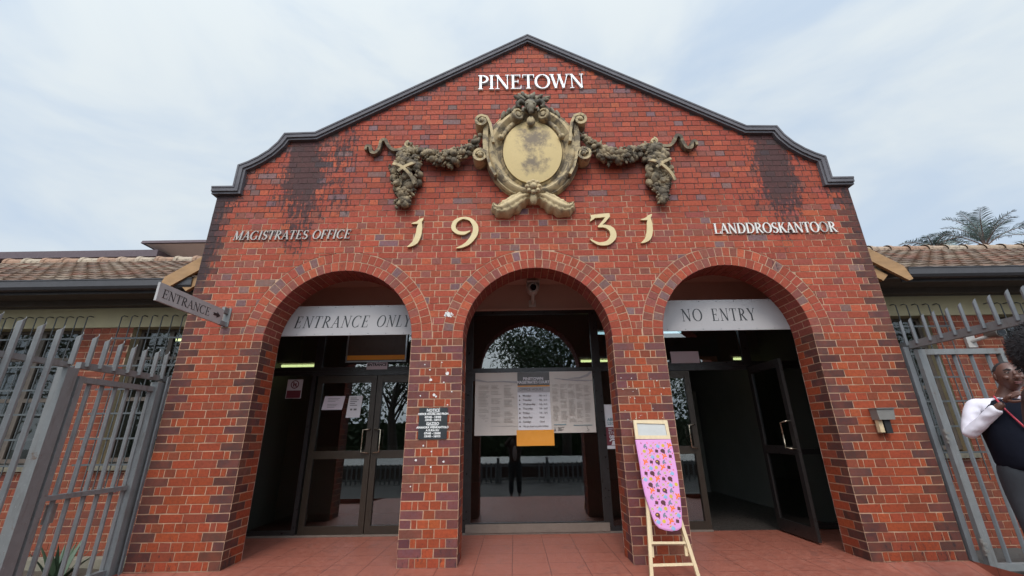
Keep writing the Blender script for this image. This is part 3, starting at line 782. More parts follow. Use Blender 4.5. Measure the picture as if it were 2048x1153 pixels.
ps = MB(); ps.box(-4.1, 4.1, -2.40, -2.052, -.5, -.21); tag(ps.build('porch_step', 'red_floor'), kind='structure')
for s in (-1, 1):
    gb = MB(); a, b = (-11, -4.11) if s < 0 else (4.11, 11)
    rows = []
    for j in range(30):
        y = -2.6 + 3.5 * j / 29; rows.append([(a + (b - a) * i / 60, y, -.13 + .035 * mnoise.noise(Vector((i * .5, j * .5, s)))) for i in range(61)])
    gb.grid(rows); gb.quad((a, -2.6, -.5), (b, -2.6, -.5), (b, -2.6, -.11), (a, -2.6, -.11)); tag(gb.build('garden_bed', 'soil' if s < 0 else 'paving'), kind='structure')

# ================================================================== the lettering on the gable
def raised_word(name, label, txt, x0, x1, z0, h, mat, depth, slant=0.0, mats=None, bold=1.0, gap=0.06):
    t = thing(name, label, 'sign lettering', ((x0 + x1) / 2, 0, z0))
    for i, (ch, mb) in enumerate(serif_word(txt, FRONT, x0, x1, z0, h, depth, slant, d0=0.004, bold=bold, gap=gap)):
        mb.build('letter', (mats or {}).get(i, mat), t)
    return t
raised_word('wall_lettering', 'large white raised capitals reading PINETOWN near the top of the gable', 'PINETOWN', -0.735, 0.79, 5.84, 0.255, 'letter_white', 0.028, bold=0.92, gap=0.0)
raised_word('wall_lettering', 'worn slanted capitals reading MAGISTRATES OFFICE on the left of the front', 'MAGISTRATES OFFICE', -3.745, -2.29, 3.532, 0.122, 'letter_worn', 0.014, slant=0.16, bold=1.05, gap=0.05)
raised_word('wall_lettering', 'cream capitals reading LANDDROSKANTOOR on the right of the front', 'LANDDROSKANTOOR', 2.235, 3.76, 3.52, 0.142, 'letter_cream', 0.016, mats={13: 'letter_worn'}, bold=1.08, gap=0.02)
def numeral(label, strokes, ox, oz):
    mb = MB()
    for i, (pts, ws, smooth) in enumerate(strokes):
        P = [(p.x + ox, p.y + oz) for p in catmull([Vector((a, b, 0)) for a, b in pts], 7)] if smooth else [(a + ox, b + oz) for a, b in pts]
        W = [v * .84 for v in lerp_list(ws, len(P))] if isinstance(ws, list) else ws
        stroke_prism(mb, P, W, FRONT, 0.004, 0.032 + i * 0.0003)
    o = mb.build('numeral', 'letter_gold'); tag(o, label, 'numeral', 'gold numerals of the date')
ONE = [([(.005, .37), (.0, .26), (-.01, .16), (-.04, .07), (-.09, .022), (-.135, .0)], [.03, .082, .088, .082, .045, .008], True), ([(.045, .395), (.01, .362), (-.035, .33), (-.105, .318)], [.004, .055, .042, .006], True)]
numeral('gold numeral 1 left of the numeral 9, first of the date', ONE, -1.425, 3.40)
NINE = [([(.055, .235), (-.02, .205), (-.10, .215), (-.155, .275), (-.135, .365), (-.045, .415), (.055, .39), (.115, .30), (.11, .19), (.045, .085), (-.03, .03), (-.115, .0)], [.008, .05, .055, .066, .062, .034, .05, .080, .085, .07, .045, .008], True)]
numeral('gold numeral 9 with a long curved tail above the left arch pier', NINE, -0.845, 3.37)
THREE = [([(-.115, .392), (.125, .412)], [.055, .062], False), ([(-.13, .325), (-.085, .38), (-.06, .40)], [.006, .05, .03], False), ([(.105, .40), (.05, .33), (-.03, .245)], [.05, .045, .03], False), ([(-.035, .245), (.05, .255), (.13, .205), (.14, .11), (.07, .03), (-.03, .015), (-.10, .045), (-.15, .085)], [.012, .05, .085, .09, .07, .048, .03, .006], True)]
numeral('gold numeral 3 with a flat top, third of the date', THREE, 0.835, 3.385)
numeral('gold numeral 1 right of the numeral 3, last of the date', ONE, 1.445, 3.405)

# ================================================================== cartouche, garlands
car = thing('cartouche', 'carved stone cartouche with blank oval shield, scrolls and mask', 'carving', (0, 0, 4.7))
sh = MB(); rows = []
for j in range(9):
    r = j / 8; row = []
    for i in range(64):
        a = 2 * math.pi * i / 64; row.append((0.012 + .385 * max(r, .002) * math.cos(a), -0.125 - 0.035 * (1 - r * r), 4.70 + .485 * max(r, .002) * math.sin(a)))
    rows.append(row)
edge = [(p[0], -0.055, p[2]) for p in rows[-1]]; rows.append(edge)
sh.grid([r[::-1] for r in rows], closed=True); sh.build('shield', 'stone_shield', car, smooth=True, edge=40)
fr_ = MB(); prof = [(0, .055), (.03, .10), (.10, .125), (.16, .105), (.22, .085), (.34, .10), (.46, .15), (.58, .185), (.70, .175), (.80, .135), (.86, .115), (.92, .12), (1, .085), (1.0, .0)]
rows = []
for t, d in prof:
    row = []
    for i in range(96):
        a = 2 * math.pi * i / 96; ca, sa = math.cos(a), math.sin(a)
        wob = 1 + 0.02 * math.sin(3 * a) 
        ax = .375 + (.255) * t * wob; az = .475 + (.245 + .02 * (sa > 0) * sa) * t * wob; cz = 4.70 + .035 * t
        row.append((0.012 + ax * ca, -d * .85 - .004 * math.sin(7 * a) * (t > .4), cz + az * sa))
    rows.append(row)
fr_.grid([r[::-1] for r in rows], closed=True); fr_.build('frame', 'stone_frame', car, smooth=True, edge=50)
def spiral(mb, cx, cz, r, a0, turns, sgn, w, d0, d1, tail=None, shrink=0.22):
    pts = []; n = int(28 * turns)
    for i in range(n + 1):
        t = i / n; a = a0 + sgn * 2 * math.pi * turns * t; rr = r * (1 - (1 - shrink) * t); pts.append((cx + rr * math.cos(a), cz + rr * math.sin(a)))
    if tail: pts = tail + pts
    stroke_prism(mb, pts, lerp_list([w * 1.0, w, w * .55], len(pts)), FRONT, d0, d1)
    mb.ball((cx, -(d1 - .01), cz), (r * .36, .035, r * .36), 10, 6)
    # roll body behind the spiral
    mb.prism([(cx + r * .82 * math.cos(2 * math.pi * i / 16), cz + r * .82 * math.sin(2 * math.pi * i / 16)) for i in range(16)], FRONT, d0, d1 - .03)
for s in (-1, 1):
    v = MB(); cx = s * .655
    spiral(v, cx, 5.15, .085, R(90), 1.35, -s, .036, .0, .20, tail=[(s * .50, 4.80), (s * .515, 4.95), (s * .54, 5.10), (s * .585, 5.21)])
    v.build('scroll', 'stone_frame', car)
    v = MB(); cx = s * .665
    spiral(v, cx, 4.605, .092, R(90), 1.2, -s, .034, .0, .20, tail=[(s * .47, 4.30), (s * .53, 4.42), (s * .565, 4.55), (s * .60, 4.66)], shrink=.5)
    v.build('scroll', 'stone_frame', car)
    v = MB()                                                       # outer strap between the two scrolls
    stroke_prism(v, [(s * .585, 4.60), (s * .60, 4.75), (s * .605, 4.90), (s * .60, 5.05), (s * .575, 5.16)], [.05, .07, .075, .065, .04], FRONT, 0, .15)
    v.build('strap', 'stone_frame', car)
    v = MB()                                                       # front scrolls over the top of the shield
    c = Vector((s * .165, -.21, 5.235)); B = Matrix.Rotation(s * R(-22), 3, 'Z')
    prev = []
    ring = lambda rr, yy: [c + B @ Vector((rr * math.cos(2 * math.pi * i / 20), yy, rr * 1.15 * math.sin(2 * math.pi * i / 20))) for i in range(20)]
    v.grid([ring(.078, .16), ring(.085, .08), ring(.080, .0), ring(.070, -.012), ring(.052, -.012), ring(.046, .006), ring(.034, .006), ring(.030, -.010), ring(.001, -.012)][::1], closed=True)
    v.build('scroll', 'stone_frame', car, smooth=True, edge=35)
    v = MB()                                                       # rolled edge inside the frame, ends in a small curl
    P = [Vector((0.012 + s * .43 * math.cos(R(a)), -.115, 4.72 + .52 * math.sin(R(a)))) for a in (20, 32, 44, 56, 66)]
    v.tube(P, [.02, .03, .034, .034, .03], 8); v.ball((s * .40, -.15, 4.905), (.045, .045, .04), 10, 7, noise_amp=.3); v.build('inner_roll', 'stone_frame', car, smooth=True)
    v = MB()                                                       # leaf lobes on the upper rim
    for q, a in enumerate((52, 60, 68, 75)):
        p = Vector((s * .60 * math.cos(R(a)), -.13, 4.735 + .70 * math.sin(R(a)))); B = Matrix.Rotation(s * R(90 - a + 35), 3, 'Y')
        v.ball(p, (.075, .035, .028), 10, 6, basis=B)
    v.build('rim_leaf', 'stone_mask', car, smooth=True)
mk = MB(); rm_ = random.Random(5)
mk.ball((0, -.20, 5.37), (.085, .09, .10), 12, 8, noise_amp=.25); mk.ball((0, -.245, 5.30), (.05, .06, .075), 12, 8, noise_amp=.2); mk.ball((0, -.25, 5.235), (.032, .045, .04), 10, 6)
for s in (-1, 1):
    mk.ball((s * .04, -.265, 5.355), (.022, .02, .016), 8, 6); mk.tube([(s * .07, -.2, 5.40), (s * .13, -.23, 5.43), (s * .175, -.22, 5.40), (s * .17, -.21, 5.35), (s * .135, -.22, 5.345)], [.03, .032, .03, .024, .015], 8)
    mk.tube([(s * .06, -.21, 5.31), (s * .095, -.235, 5.30), (s * .11, -.23, 5.265), (s * .085, -.24, 5.25)], [.02, .022, .018, .010], 8)
for i in range(16):
    a = R(15 + 150 * i / 15); rr = rm_.uniform(.12, .20); p = Vector((rr * math.cos(a) * 1.1, -.17 - rm_.uniform(0, .06), 5.41 + rr * math.sin(a) * .75)); B = Matrix.Rotation(-a, 3, 'Y')
    mk.ball(p, (rm_.uniform(.05, .085), .028, .024), 8, 6, basis=B, noise_amp=.4)
mk.build('mask', 'stone_mask', car, smooth=True)
tg = MB(); tg.ball((0, -.185, 5.13), (.055, .05, .075), 12, 8, ridges=6); tg.build('tongue_leaf', 'stone_frame', car, smooth=True)
ro = MB()
for i in range(8):
    a = 2 * math.pi * i / 8; ro.ball((.072 * math.cos(a), -.215, 4.105 + .072 * math.sin(a)), (.034, .026, .034), 10, 6); ro.ball((.078 * math.cos(a), -.238, 4.105 + .078 * math.sin(a)), (.017, .01, .017), 8, 5)
ro.ball((0, -.235, 4.105), (.045, .04, .045), 12, 8); ro.build('rosette', 'stone_leaf', car, smooth=True)
for s in (-1, 1):
    lf = MB(); ax = catmull([Vector((s * .01, 0, 4.06)), Vector((s * .14, 0, 4.035)), Vector((s * .27, 0, 3.945)), Vector((s * .39, 0, 3.885)), Vector((s * .465, 0, 3.90)), Vector((s * .505, 0, 3.96))], 8)
    W = lerp_list([.12, .17, .20, .175, .11, .035], len(ax)); rows = []
    for i, p in enumerate(ax):
        t = (ax[min(i + 1, len(ax) - 1)] - ax[max(i - 1, 0)]).normalized(); n = Vector((-t.z, 0, t.x)) * s
        row = []
        for q in range(17):
            vv = -1 + 2 * q / 16; edge_ = 1 + .10 * math.sin(i * .95 + (1.5 if vv > 0 else 0)) * abs(vv) ** 2
            tp = .35 + .65 * math.sin(math.pi * min(1, .18 + .72 * i / (len(ax) - 1))) ** .8
            d = .012 + (.02 + .12 * (1 - vv * vv) ** .7) * tp + .020 * math.cos(3.2 * math.pi * vv) * (1 - abs(vv)) - .02 * math.exp(-(vv / .10) ** 2) + .008 * math.sin(i * 1.5 + vv * 3) * (abs(vv) > .35)
            row.append(p + n * (vv * W[i] * .62 * edge_) + Vector((0, -d, 0)))
        rows.append([Vector((row[0].x, 0.0, row[0].z))] + row + [Vector((row[-1].x, 0.0, row[-1].z))])
    if s < 0: rows = [r[::-1] for r in rows]
    lf.grid(rows[::-1]); lf.build('acanthus_leaf', 'stone_leaf', car, smooth=True, edge=60)
bd = MB(); bd.ball((0, -.15, 3.975), (.045, .06, .085), 10, 7, ridges=5); bd.build('bud', 'stone_leaf', car, smooth=True)

def rnd_basis(rg): return Matrix.Rotation(rg.uniform(0, 6.28), 3, 'X') @ Matrix.Rotation(rg.uniform(0, 6.28), 3, 'Z')
def garland(s, label):
    g = thing('garland', label, 'carving', (s * 1.1, 0, 4.6), 'carved fruit garlands beside the cartouche'); rg = random.Random(21 if s < 0 else 44)
    def fruit(mb, p, r):
        k = rg.random()
        if k < .42: mb.ball(p, (r, r * .95, r), 10, 7, noise_amp=.12)
        elif k < .62: mb.ball(p, (r * .8, r * .8, r * 1.35), 10, 7, basis=rnd_basis(rg), ridges=rg.choice((0, 6)))
        elif k < .80:
            B = Matrix.Rotation(rg.uniform(-1.2, 1.2), 3, 'Y'); mb.ball(p, (r * .55, r * .45, r * 1.7), 8, 7, basis=B, noise_amp=.5)
        else:
            for _ in range(9): mb.ball(Vector(p) + Vector((rg.uniform(-r, r), rg.uniform(-r * .6, 0), rg.uniform(-r, r))), r * .33, 6, 5)
    f = MB(); c = catmull([Vector((s * 1.54, -.05, 4.80)), Vector((s * 1.38, -.07, 4.68)), Vector((s * 1.13, -.08, 4.62)), Vector((s * .88, -.08, 4.70)), Vector((s * .68, -.08, 4.96))], 10)
    Rd = lerp_list([.035, .085, .12, .10, .04], len(c))
    for i, p in enumerate(c):
        for _ in range(3 if Rd[i] > .06 else 2):
            a = rg.uniform(0, math.pi); q = p + Vector((rg.uniform(-.02, .02), -abs(math.sin(a)) * Rd[i] * .75, math.cos(a) * Rd[i] * .85)); fruit(f, q, rg.uniform(.026, .05) * (.55 + Rd[i] * 4.5))
    f.tube(c, [r * .62 for r in Rd], 8); f.build('festoon', 'stone_garland', g, smooth=True)
    d = MB(); zt, zb = 4.80, 3.96; cx = s * 1.635
    n = 30
    for i in range(n):
        t = i / (n - 1); z = zt + (zb - zt) * t; hw_ = .035 + .150 * math.sin(math.pi * min(1, t * 1.06 + .02) ** .9) if t < .93 else .05
        hw_ = max(.035, hw_)
        for _ in range(4):
            u = rg.uniform(-1, 1); dp = .09 * math.sqrt(max(0, 1 - u * u)) + .03
            fruit(d, Vector((cx + u * hw_, -dp * (.7 + hw_ * 2), z + rg.uniform(-.015, .015))), rg.uniform(.034, .062))
    d.tube([(cx, -.03, zt), (cx, -.04, 4.6), (cx, -.05, 4.3), (cx, -.04, 4.05), (cx, -.02, zb + .02)], [.02, .05, .075, .05, .015], 10); d.build('fruit_drop', 'stone_garland', g, smooth=True)
    b = MB()
    for pts in ([(cx - .15, 4.50), (cx - .03, 4.44), (cx + .10, 4.30), (cx + .15, 4.19)], [(cx + .14, 4.51), (cx + .02, 4.44), (cx - .07, 4.37)]):
        P = catmull([Vector((x, 0, z)) for x, z in pts], 5); rows = []
        for i, p in enumerate(P):
            t = (P[min(i + 1, len(P) - 1)] - P[max(i - 1, 0)]).normalized(); nn = Vector((-t.z, 0, t.x)); dd = .165 + .05 * math.sqrt(max(0, 1 - ((p.x - cx) / .17) ** 2))
            rows.append([p + nn * .019 + Vector((0, -dd, 0)), p - nn * .019 + Vector((0, -dd, 0))])
        b.grid(rows); rows2 = [[q + Vector((0, .02, 0)) for q in r][::-1] for r in rows]; b.grid(rows2)
        b.grid([[r[0], r[0] + Vector((0, .02, 0))] for r in rows]); b.grid([[r[1] + Vector((0, .02, 0)), r[1]] for r in rows])
    b.build('band', 'stone_frame', g)
    k = MB(); spiral(k, cx + s * -.005, 4.865, .05, R(90), 1.6, -s, .02, 0, .10, shrink=.2); k.build('knot', 'stone_leaf', g)
    k = MB()
    for dx in (-.028, .006, .035): k.tube([(cx + dx * .4, -.07, 4.83), (cx + dx * 1.2, -.10, 4.78), (cx + dx * 1.9, -.09, 4.72)], [.016, .018, .010], 7)
    k.build('stalk', 'stone_leaf', g, smooth=True)
    w = MB(); P = catmull([Vector((s * 1.66, 0, 4.85)), Vector((s * 1.74, 0, 4.80)), Vector((s * 1.83, 0, 4.795)), Vector((s * 1.90, 0, 4.86)), Vector((s * 1.95, 0, 4.955)), Vector((s * 2.005, 0, 4.94)), Vector((s * 2.02, 0, 4.84)), Vector((s * 2.06, 0, 4.76)), Vector((s * 2.12, 0, 4.765)), Vector((s * 2.145, 0, 4.85)), Vector((s * 2.19, 0, 4.86)), Vector((s * 2.20, 0, 4.80))], 6)
    stroke_prism(w, [(p.x, p.z) for p in P], lerp_list([.03, .042, .045, .04, .042, .042, .03], len(P)), FRONT, 0.012, .085); w.build('ribbon', 'stone_garland', g)
garland(-1, 'carved fruit garland with ribbon tail and hanging drop, left of the cartouche')
garland(1, 'carved fruit garland with ribbon tail and hanging drop, right of the cartouche')

# ================================================================== boards and signs
def board(name, label, x0, x1, z0, z1, words, tz, th, slant):
    t = thing(name, label, 'sign', ((x0 + x1) / 2, TH, z0))
    b = MB(); b.box(x0, x1, TH + .006, TH + .022, z0, z1); b.build('panel', 'sign_board', t)
    L = MB()
    for txt, tx0, tx1 in words:
        for ch, mb in serif_word(txt, frame((0, TH + .006, 0), (1, 0, 0), (0, 0, 1)), tx0, tx1, tz, th, 0.0012, slant, gap=0.14, bold=0.9): merge(L, mb)
    L.build('lettering', 'sign_black', t)
    s = MB(); n = 9
    for i in range(n):
        for z in (z0 + .018, z1 - .018): s.ball((x0 + (x1 - x0) * (i + .5) / n, TH + .005, z), (.006, .003, .006), 6, 4)
    s.build('screws', 'galvanised_dark', t)
board('arch_sign', 'pale board reading ENTRANCE ONLY in slanted capitals across the left arch', -3.28, -1.30, 2.392, 2.772, (('ENTRANCE', -3.01, -2.085), ('ONLY', -1.985, -1.565)), 2.49, 0.150, 0.22)
board('arch_sign', 'pale board reading NO ENTRY in upright capitals across the right arch', 1.30, 3.28, 2.385, 2.778, (('NO', 1.825, 2.085), ('ENTRY', 2.20, 2.745)), 2.505, 0.158, 0.0)
t = thing('arrow_sign', 'weathered grey board reading ENTRANCE with an arrow, projecting from the wall', 'sign', (-3.62, 0, 2.52))
SF = frame((-3.60, 0, 0), (0, 1, 0), (0, 0, 1))
b = MB(); b.prism([(-1.005, 2.432), (-.11, 2.432), (-.085, 2.462), (-.085, 2.612), (-1.005, 2.612)], SF, -.022, 0); b.build('panel', 'sign_weathered', t)
L = MB()
for ch, mb in serif_word('ENTRANCE', SF, -.955, -.30, 2.475, .088, .0012, 0.06, gap=.05, bold=.9): merge(L, mb)
L.build('lettering', 'sign_black', t)
a = MB(); a.prism([(-.245, 2.507), (-.185, 2.507), (-.185, 2.487), (-.125, 2.522), (-.185, 2.557), (-.185, 2.537), (-.245, 2.537), (-.232, 2.522)], SF, 0, .0013); a.build('arrow', 'sign_black', t)
b = MB(); b.box(-3.63, -3.594, -.105, -.001, 2.43, 2.48); b.box(-3.63, -3.594, -.085, -.001, 2.575, 2.645); b.box(-3.65, -3.57, -.012, -.001, 2.425, 2.65); b.build('bracket', 'galvanised', t)

t = thing('notice_plaque', 'black plaque headed NOTICE with office hours screwed to the brick pier', 'plaque', (-1.15, 0, 1.17))
b = MB(); b.box(-1.302, -0.997, -.010, -.001, 1.172, 1.492); b.build('panel', 'plaque_black', t)
PF = frame((0, -.010, 0), (1, 0, 0), (0, 0, 1)); L = MB()
for txt, z, sz in (('NOTICE', 1.452, .042), ('OFFICE HOURS ARE FROM', 1.418, .030), ('07H45 - 13H00', 1.386, .030), ('13H45 - 16H15', 1.357, .030), ('ISAZISO', 1.315, .042), ('AMAHORA WENKANTOLO', 1.281, .030), ('A SUKA KU', 1.252, .030), ('07H45 - 13H00', 1.221, .030), ('13H45 - 16H15', 1.192, .030)):
    font_text(txt, PF, -1.15, z, sz, bold=.0012, sx=.92).build('text_line', 'plaque_white', t)
for z, w in ((1.446, .105), (1.309, .115)): L.box(-1.15 - w / 2, -1.15 + w / 2, -.0108, -.0098, z - .003, z)
L.build('underlines', 'plaque_white', t)

# papers on the glazing
PY = GY - .036
def sheet(mb, x0, x1, z0, z1, y=PY, amp=0.006, m=0, th=.0012, skew=0.0, curl=0.0):
    n = 8; F = []; 
    for j in range(n + 1):
        row = []
        for i in range(n + 1):
            u, v = i / n, j / n
            row.append((x0 + (x1 - x0) * u + skew * (v - .5), y - amp * (0.6 + .6 * mnoise.noise(Vector((u * 2.2 + x0, v * 2.2 + z0, 1)))) - curl * (1 - v) ** 3 * (1 - u) ** 2, z0 + (z1 - z0) * v))
        F.append(row)
    mb.grid(F, m); mb.grid([[Vector(p) + Vector((0, th, 0)) for p in r][::-1] for r in F], m)
GF = lambda y: frame((0, y, 0), (1, 0, 0), (0, 0, 1))
def dashes(mb, x0, x1, z0, z1, rows, cols, y, seed, m=1, hgt=.35, fill=.8):
    rg = random.Random(seed); dz = (z1 - z0) / rows; dx = (x1 - x0) / cols
    for r in range(rows):
        for c in range(cols):
            if rg.random() > fill: continue
            w = dx * rg.uniform(.45, .88); z = z1 - (r + .5) * dz; mb.box(x0 + c * dx + dx * .05, x0 + c * dx + dx * .05 + w, y - .0006, y, z - dz * hgt / 2, z + dz * hgt / 2, m)
t = thing('poster', 'large beige printed poster taped left of the office hours sheet', 'poster', (-.53, PY, 1.2))
p = MB(); sheet(p, -.83, -.225, 1.20, 2.055, amp=.004, curl=.03); p.build('sheet', 'paper_beige', t)
d = MB(); dashes(d, -.79, -.25, 1.36, 1.88, 26, 3, PY - .010, 1, 0, .28); d.build('print', 'paper_faint', t)
d = MB(); stroke_prism(d, [(-.825, 1.955), (-.65, 1.925), (-.45, 1.93), (-.232, 1.915)], [.03, .012, .016, .03], GF(PY - .009), 0, .0008); d.box(-.79, -.24, PY - .0100, PY - .0092, 1.318, 1.322); d.build('swoosh', 'paper_midgrey', t)
d = MB(); stroke_prism(d, [(-.775, 1.285), (-.765, 1.255), (-.755, 1.285)], .006, GF(PY - .009), 0, .0010); d.ball((-.765, PY - .0095, 1.245), (.012, .0015, .012), 8, 5); dashes(d, -.735, -.66, 1.235, 1.285, 4, 1, PY - .0092, 2, 0, .4, 1); d.build('emblem', 'paper_text', t)
t = thing('poster', 'large cream printed poster with grey swoosh taped right of the office hours sheet', 'poster', (.54, PY, 1.2))
p = MB(); sheet(p, .232, .85, 1.222, 2.06, amp=.004); p.build('sheet', 'paper_beige', t)
d = MB(); dashes(d, .26, .82, 1.36, 1.88, 30, 5, PY - .010, 5, 0, .26); d.build('print', 'paper_faint', t)
d = MB(); stroke_prism(d, [(.30, 1.965), (.45, 1.945), (.62, 1.93), (.845, 1.925)], [.004, .016, .02, .012], GF(PY - .009), 0, .0008); stroke_prism(d, [(.50, 1.96), (.66, 1.965), (.78, 2.0), (.835, 2.05)], [.004, .02, .035, .03], GF(PY - .0091), 0, .0010); d.build('swoosh', 'paper_midgrey', t)
d = MB(); d.box(.27, .44, PY - .0105, PY - .0095, 1.325, 1.335); d.box(.54, .80, PY - .0105, PY - .0095, 1.315, 1.323); d.build('teal_bar', 'paper_teal', t)
d = MB(); stroke_prism(d, [(.268, 1.298), (.283, 1.268), (.298, 1.298)], .007, GF(PY - .009), 0, .0010); d.ball((.283, PY - .0095, 1.258), (.014, .0015, .014), 8, 5); dashes(d, .315, .42, 1.245, 1.30, 4, 1, PY - .0092, 2, 0, .4, 1); d.build('emblem', 'paper_text', t)
d = MB(); ww = [(.735 + .012 * math.cos(R(a_)), 1.258 + .012 * math.sin(R(a_))) for a_ in range(-160, 121, 20)]; stroke_prism(d, ww, .004, GF(PY - .009), 0, .001); stroke_prism(d, [(.728, 1.292), (.730, 1.268), (.746, 1.266), (.754, 1.250)], .005, GF(PY - .0092), 0, .001); d.ball((.727, PY - .0098, 1.300), (.005, .001, .005), 8, 5); d.build('wheelchair_symbol', 'paper_text', t)
t = thing('poster', 'office hours sheet with dark grey heading between two larger posters', 'poster', (0, PY, 1.26))
p = MB(); sheet(p, -.228, .235, 1.255, 2.06, amp=.003); p.build('sheet', 'paper_white', t)
d = MB(); d.box(-.226, .233, PY - .0085, PY - .0075, 1.868, 2.058); d.build('heading', 'paper_grey', t)
d = MB(); d.box(-.226, .233, PY - .0085, PY - .0075, 1.853, 1.866); d.build('orange_rule', 'paper_orange', t)
d = MB(); d.box(-.226, .233, PY - .0084, PY - .0074, 1.775, 1.851); d.build('subheading', 'paper_midgrey', t)
L = MB(); merge(L, font_text('PINETOWN', GF(PY - .0086), .0, 1.945, .055, bold=.0012)); merge(L, font_text("MAGISTRATE'S COURT", GF(PY - .0086), .0, 1.895, .055, bold=.0012, sx=.82)); L.build('title', 'paper_white', t)
L = MB(); font_text('OFFICE HOURS', GF(PY - .0086), -.03, 1.797, .05, bold=.001).build('text_line', 'paper_text', t)
for i, (a_, b_) in enumerate((('Monday:', '7:45 - 16:15'), ('Tuesday:', '7:45 - 16:15'), ('Wednesday:', '7:45 - 16:15'), ('Thursday:', '7:45 - 16:15'), ('Friday:', '7:45 - 16:15'), ('Saturday:', 'Closed'), ('Sunday:', 'Closed'), ('We are closed on public holidays', ''))):
    z = 1.715 - i * .0585; L = MB(); L.ball((-.20, PY - .0085, z + .008), (.0105, .0015, .0105), 10, 5); L.build('bullet', 'paper_text', t)
    if b_: font_text(a_, GF(PY - .0082), -.155, z, .036, align='LEFT', bold=.0005).build('text_line', 'paper_text', t); font_text(b_, GF(PY - .0082), .075, z, .033, align='LEFT', bold=.0004, sx=.72).build('text_line', 'paper_text', t)
    else: font_text(a_, GF(PY - .0082), -.155, z, .030, align='LEFT', bold=.0005, sx=.86).build('text_line', 'paper_text', t)
p = MB(); sheet(p, -.25, .265, 1.06, 1.265, y=PY - .010, amp=.004); tag(p.build('orange_sheet', 'paper_orange'), 'plain orange sheet under the office hours poster', 'paper')
# left doors
t = thing('notice_paper', 'small landscape paper notice on the left door leaf', 'paper', (-2.83, GY, 1.6))
p = MB(); sheet(p, -2.99, -2.70, 1.575, 1.762, y=GY - .005, amp=.004, skew=.03); p.build('sheet', 'paper_pink', t); d = MB(); dashes(d, -2.94, -2.74, 1.60, 1.74, 7, 1, GY - .010, 8, 0, .25); d.build('print', 'paper_text', t)
t = thing('notice_paper', 'upright paper notice with handwritten lines beside the landscape notice', 'paper', (-2.53, GY, 1.5))
p = MB(); sheet(p, -2.64, -2.445, 1.465, 1.762, y=GY - .005, amp=.004, skew=.02); p.build('sheet', 'paper_white', t); d = MB(); dashes(d, -2.615, -2.47, 1.62, 1.745, 5, 1, GY - .010, 9, 0, .4, 1); dashes(d, -2.60, -2.50, 1.55, 1.60, 1, 2, GY - .010, 9, 0, .5, 1); d.build('print', 'paper_text', t)
t = thing('prohibition_sign', 'small white and maroon sign with a crossed circle on the left sidelight', 'sign', (-3.43, GY, 1.7))
p = MB(); p.box(-3.545, -3.325, GY - .007, GY - .0035, 1.74, 2.005); p.build('panel', 'paper_pink', t)
d = MB(); d.box(-3.535, -3.335, GY - .009, GY - .0072, 1.745, 1.85); d.prism([(-3.435 + .06 * math.cos(2 * math.pi * i / 20), 1.935 + .06 * math.sin(2 * math.pi * i / 20)) for i in range(20)], GF(GY - .007), 0, .0012); d.build('maroon_field', 'paper_maroon', t)
d = MB(); d.prism([(-3.435 + .046 * math.cos(2 * math.pi * i / 20), 1.935 + .046 * math.sin(2 * math.pi * i / 20)) for i in range(20)], GF(GY - .007), 0, .002); d.build('white_disc', 'paper_pink', t)
d = MB(); d.box(-3.46, -3.44, GY - .0100, GY - .0092, 1.905, 1.965); d.box(-3.43, -3.41, GY - .0100, GY - .0092, 1.905, 1.955); stroke_prism(d, [(-3.475, 1.97), (-3.395, 1.90)], .009, GF(GY - .007), 0, .0034); d.build('symbol', 'paper_maroon', t)
t = thing('framed_poster', 'brown framed poster with orange strip in the glazing above the left doors', 'poster', (-2.29, GY, 2.25))
p = MB()
for q in ((-2.735, -2.715, 2.235, 2.72), (-1.865, -1.845, 2.235, 2.72), (-2.715, -1.865, 2.235, 2.255), (-2.715, -1.865, 2.70, 2.72)): p.box(q[0], q[1], GY - .05, GY - .032, q[2], q[3])
p.build('frame', 'aluminium', t); p = MB(); p.box(-2.715, -1.865, GY - .04, GY - .032, 2.255, 2.70); p.build('print', 'poster_brown', t); p = MB(); p.box(-2.713, -1.867, GY - .043, GY - .0405, 2.268, 2.335); p.build('orange_strip', 'paper_orange', t)
t = thing('door_label', 'small white label reading ENTRANCE above the left doors', 'sign', (-2.26, GY, 2.13))
p = MB(); p.box(-2.415, -2.115, GY - .036, GY - .0315, 2.13, 2.228); p.build('panel', 'paper_pink', t); font_text('ENTRANCE', GF(GY - .0362), -2.265, 2.18, .055, bold=.0022, sx=.98).build('lettering', 'sign_black', t)
# right of the middle arch: telephone poster, papers over the right doors
t = thing('hotline_poster', 'narrow grey and maroon poster with a telephone beside the middle arch', 'poster', (1.09, GY, 1.0))
p = MB(); sheet(p, .975, 1.30, 1.29, 1.592, y=GY - .004, amp=.003); p.build('upper_sheet', 'paper_white', t); p = MB(); sheet(p, .985, 1.30, 1.05, 1.288, y=GY - .004, amp=.003); p.build('lower_sheet', 'paper_maroon', t)
p = MB(); sheet(p, .985, 1.30, 1.005, 1.048, y=GY - .004, amp=.003); p.build('foot_strip', 'paper_white', t)
L = MB(); merge(L, font_text('ABRA', GF(GY - .010), 1.02, 1.37, .055, align='LEFT', bold=.001)); merge(L, font_text('LEGA', GF(GY - .010), 1.02, 1.318, .055, align='LEFT', bold=.001)); L.build('heading', 'paper_teal', t)
L = MB(); merge(L, font_text('ETHI', GF(GY - .010), 1.025, 1.195, .05, align='LEFT')); merge(L, font_text('0800', GF(GY - .010), 1.03, 1.140, .062, align='LEFT', bold=.002)); dashes(L, 1.02, 1.20, 1.235, 1.275, 2, 2, GY - .010, 3, 0, .4, 1)
